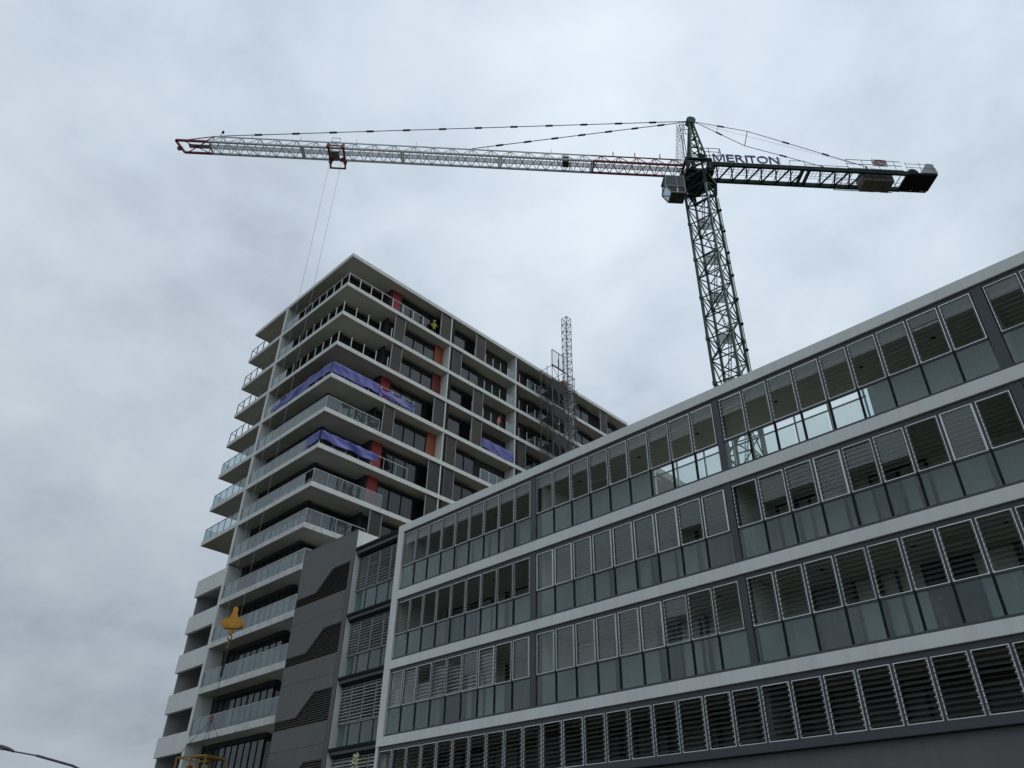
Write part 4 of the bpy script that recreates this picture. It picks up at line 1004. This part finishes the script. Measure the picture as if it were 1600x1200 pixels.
# ------------------------------------------------------------------ people
def person(loc, rz, label, top, helmet, crouch=False, arm=0.):
    o = thing('person', loc, label, 'person'); o.rotation_euler = (0, 0, rz)
    J = dict(pel=(0, 0, .95), sp=(0, .01, 1.18), ch=(0, .02, 1.38), nk=(0, .01, 1.52), hd0=(0, -.01, 1.60), hd1=(0, -.01, 1.74))
    for s, n in ((-1, 'l'), (1, 'r')):
        J['hip'+n] = (s*.10, 0, .90); J['kn'+n] = (s*.11, -.03, .50); J['an'+n] = (s*.11, .02, .09); J['to'+n] = (s*.12, -.16, .04)
        J['sh'+n] = (s*.19, .02, 1.43); J['el'+n] = (s*.25, .01-.12*arm, 1.15); J['wr'+n] = (s*.23, -.12-.22*arm, .93+.28*arm); J['pa'+n] = (s*.225, -.17-.24*arm, .87+.28*arm)
    if crouch:
        for k_, v_ in J.items():
            if k_[:2] in ('kn',): J[k_] = (v_[0], -.36, .46)
            elif k_[:2] in ('an', 'to'): pass
            elif k_[:3] == 'hip' or k_ == 'pel': J[k_] = (v_[0], .10, v_[2]-.52)
            else: J[k_] = (v_[0], v_[1]-.10-.25*(v_[2]-.95), v_[2]-.56)
    rad = dict(pel=.135, sp=.125, ch=.15, nk=.055, hd0=.085, hd1=.075)
    for n in 'lr': rad.update({'hip'+n: .095, 'kn'+n: .058, 'an'+n: .04, 'to'+n: .035, 'sh'+n: .062, 'el'+n: .042, 'wr'+n: .028, 'pa'+n: .034})
    ed = [('pel', 'sp'), ('sp', 'ch'), ('ch', 'nk'), ('nk', 'hd0'), ('hd0', 'hd1')]
    for n in 'lr':
        ed += [('pel', 'hip'+n), ('hip'+n, 'kn'+n), ('kn'+n, 'an'+n), ('an'+n, 'to'+n), ('ch', 'sh'+n), ('sh'+n, 'el'+n), ('el'+n, 'wr'+n), ('wr'+n, 'pa'+n)]
        px_, py_, pz_ = J['pa'+n]; s = -1 if n == 'l' else 1
        for f in range(5):
            a = 'f%s%d' % (n, f); ln = (.05, .075, .085, .08, .06)[f]
            dx = (-s*.045, -s*.03+.0, -s*.01, s*.01, s*.03)[f]
            J[a+'a'] = (px_+dx, py_-.03, pz_-.02); J[a+'b'] = (px_+dx*1.15, py_-.03-ln*.55, pz_-.02-ln*.5); J[a+'c'] = (px_+dx*1.1, py_-.02-ln*.7, pz_-.03-ln)
            for q_ in 'abc': rad[a+q_] = .0095
            ed += [('pa'+n, a+'a'), (a+'a', a+'b'), (a+'b', a+'c')]
    ks = list(J); me = bpy.data.meshes.new('body'); me.from_pydata([J[k_] for k_ in ks], [(ks.index(a), ks.index(c)) for a, c in ed], [])
    bo = place(bpy.data.objects.new('body', me), loc, o)
    sk = bo.modifiers.new('skin', 'SKIN'); lay = me.skin_vertices[0].data if me.skin_vertices else None
    if lay is None:
        bm = bmesh.new(); bm.from_mesh(me); bm.verts.layers.skin.verify(); bm.to_mesh(me); bm.free(); lay = me.skin_vertices[0].data
    for i, k_ in enumerate(ks): lay[i].radius = (rad[k_], rad[k_]); lay[i].use_root = (k_ == 'pel')
    bo.modifiers.new('sub', 'SUBSURF').levels = 1; bo.modifiers['sub'].render_levels = 1
    me.materials.append(M['skin'])
    def tube(nm, seq, m, g):
        b = MB()
        for a, c in zip(seq, seq[1:]):
            b.bar(J[a], J[c], 2*(rad[a]+rad[c])/2*g, sides=10); b.ball(J[c], (rad[c])*g, 10, 6)
        b.ball(J[seq[0]], rad[seq[0]]*g, 10, 6)
        q_ = b.build(nm, m, o, smooth=True, origin=(0, 0, 0)); q_.location = (0, 0, 0); return q_
    for n in 'lr':
        tube('trouser_leg', ['hip'+n, 'kn'+n, 'an'+n], M['trouser'], 1.18); tube('boot', ['an'+n, 'to'+n], M['boot'], 1.35); tube('sleeve', ['sh'+n, 'el'+n], top, 1.3)
    tube('shirt', ['pel', 'sp', 'ch'], top, 1.2)
    hx_, hy_, hz_ = J['hd1']; b = MB().ball((hx_, hy_, hz_+.03), .135, 14, 8, (1, 1.12, .8)); b.disc((hx_, hy_-.03, hz_+.02), .16, .02, (0, 0, 1), 16)
    q_ = b.build('helmet', helmet, o, smooth=True, origin=(0, 0, 0)); q_.location = (0, 0, 0)
    zf = J['hd0'][2]+.06; yfc = J['hd0'][1]-.085
    b = MB().ball((0, yfc-.012, zf-.02), .016, 6, 4, (.8, 1.2, 1.3)); q_ = b.build('nose', M['skin'], o, origin=(0, 0, 0)); q_.location = (0, 0, 0)
    b = MB().ball((-.03, yfc+.004, zf+.012), .010, 6, 4).ball((.03, yfc+.004, zf+.012), .010, 6, 4).box(-.022, .022, yfc-.004, yfc+.01, zf-.065, zf-.058); q_ = b.build('eyes_and_mouth', M['strap'], o, origin=(0, 0, 0)); q_.location = (0, 0, 0)
    return o
person((-45.05, 34.2, Z(1)), R(70), 'worker in yellow hi-vis shirt and white helmet on the top storey balcony', M['hivis'], M['helmw'], arm=.6)
person((-44.95, 42.6, Z(3)), R(100), 'crouching worker in orange hi-vis behind balcony posts on the right face', M['orangevis'], M['helmr'], crouch=True)
p_ = KP(-.45, -.3, 3.95); person(tuple(p_), R(20), 'worker in red helmet riding in the yellow man cage', M['orangevis'], M['helmr'], arm=.5)
p_ = KP(.30, .1, 3.95); person(tuple(p_), R(-40), 'worker in white helmet riding in the yellow man cage', M['hivis'], M['helmw'], arm=.5)

# ------------------------------------------------------------------ street lamp
P1 = Vector((-39.9, 9.75, 5.25)); P0 = Vector((-37.35, 12.75, 4.25))
LA = thing('street_lamp', (P0.x, P0.y, GZ), 'curved street lamp arm with flat grey lantern in the lower left corner', 'street lamp')
ar = (P1-P0); b = MB()
pts = [Vector((P0.x, P0.y, GZ)), Vector((P0.x, P0.y, 3.2)), P0+Vector((0, 0, -.35)), P0+ar*.025+Vector((0, 0, .0)), P0+ar*.08+Vector((0, 0, .16)), P0+ar*.16+Vector((0, 0, .2)), P0+ar*.55+Vector((0, 0, .14)), P0+ar*.80+Vector((0, 0, .02))]
for i, (a, c) in enumerate(zip(pts, pts[1:])): b.bar(a, c, .13 if i < 2 else (.10 if i < 6 else .06), sides=8); b.ball(c, .05 if i > 1 else .06)
b.build('pole', M['lamp'], LA, smooth=False)
dn = ar.normalized(); hb = MB(); base = pts[-1]; sdv = dn.cross(Vector((0, 0, 1))).normalized(); upv = sdv.cross(dn)
rings = [(0, .05, .04), (.1, .11, .075), (.3, .155, .10), (.55, .16, .10), (.75, .12, .07), (.86, .03, .02)]; v0 = len(hb.v)
for t, w_, h_ in rings:
    for k in range(12):
        a = 2*math.pi*k/12; hb.v.append(tuple(base+dn*t+sdv*w_*math.cos(a)+upv*h_*math.sin(a)*(1 if math.sin(a) > 0 else .6)))
for i in range(len(rings)-1):
    for k in range(12): j = (k+1) % 12; hb.f.append((i*12+k, i*12+j, (i+1)*12+j, (i+1)*12+k))
hb.f += [tuple(range(12)), tuple(range(len(rings)*12-1, len(rings)*12-13, -1))]
hb.build('lantern', M['lamp'], LA, smooth=True)
MB().ball(base+dn*.45-upv*.045, .11, 10, 6, (1.4, 1.4, .35)).build('lens', M['lens'], LA)

# ------------------------------------------------------------------ flowering agave
ax, ay = -16.30, 11.32
AG = thing('agave_plant', (ax, ay, GZ), 'pale cream flower spike poking up at the lower edge before the louvred link', 'plant')
b = MB().bar((ax, ay, GZ), (ax, ay, 2.2), .07, sides=8); b.build('stalk', M['leaf'], AG)
b = MB(); rr = random.Random(4)
for k in range(90):
    h = k/90; z = 1.9+h*1.02; a = k*2.4; r_ = .075*(1-h*.35)
    b.ball((ax+r_*math.cos(a), ay+r_*math.sin(a), z+rr.uniform(-.02, .02)), rr.uniform(.022, .04)*(1-h*.25), 6, 4, (1, 1, 1.3))
b.build('blossom', M['petal'], AG, smooth=True)
for k in range(16):
    a = k*2.4; ln = .9+.2*math.sin(k*3); lb_ = MB(); d_ = Vector((math.cos(a), math.sin(a), 0)); sdv = Vector((-d_.y, d_.x, 0)); prev = None
    for i in range(6):
        t = i/5; c = Vector((ax, ay, GZ+.05)) + d_*ln*t + Vector((0, 0, (.35+.4*(k % 3)/2)*math.sin(t*2.1))); w_ = .085*(1-t)**.6+.004
        lb_.v += [tuple(c-sdv*w_), tuple(c-Vector((0, 0, .03*(1-t)+.004))), tuple(c+sdv*w_)]
    for i in range(5):
        for j in range(2): lb_.f.append((i*3+j, i*3+j+1, i*3+j+4, i*3+j+3))
        lb_.f.append((i*3+2, i*3, i*3+3, i*3+5))
    lb_.build('leaf', M['leaf'], AG, smooth=True)
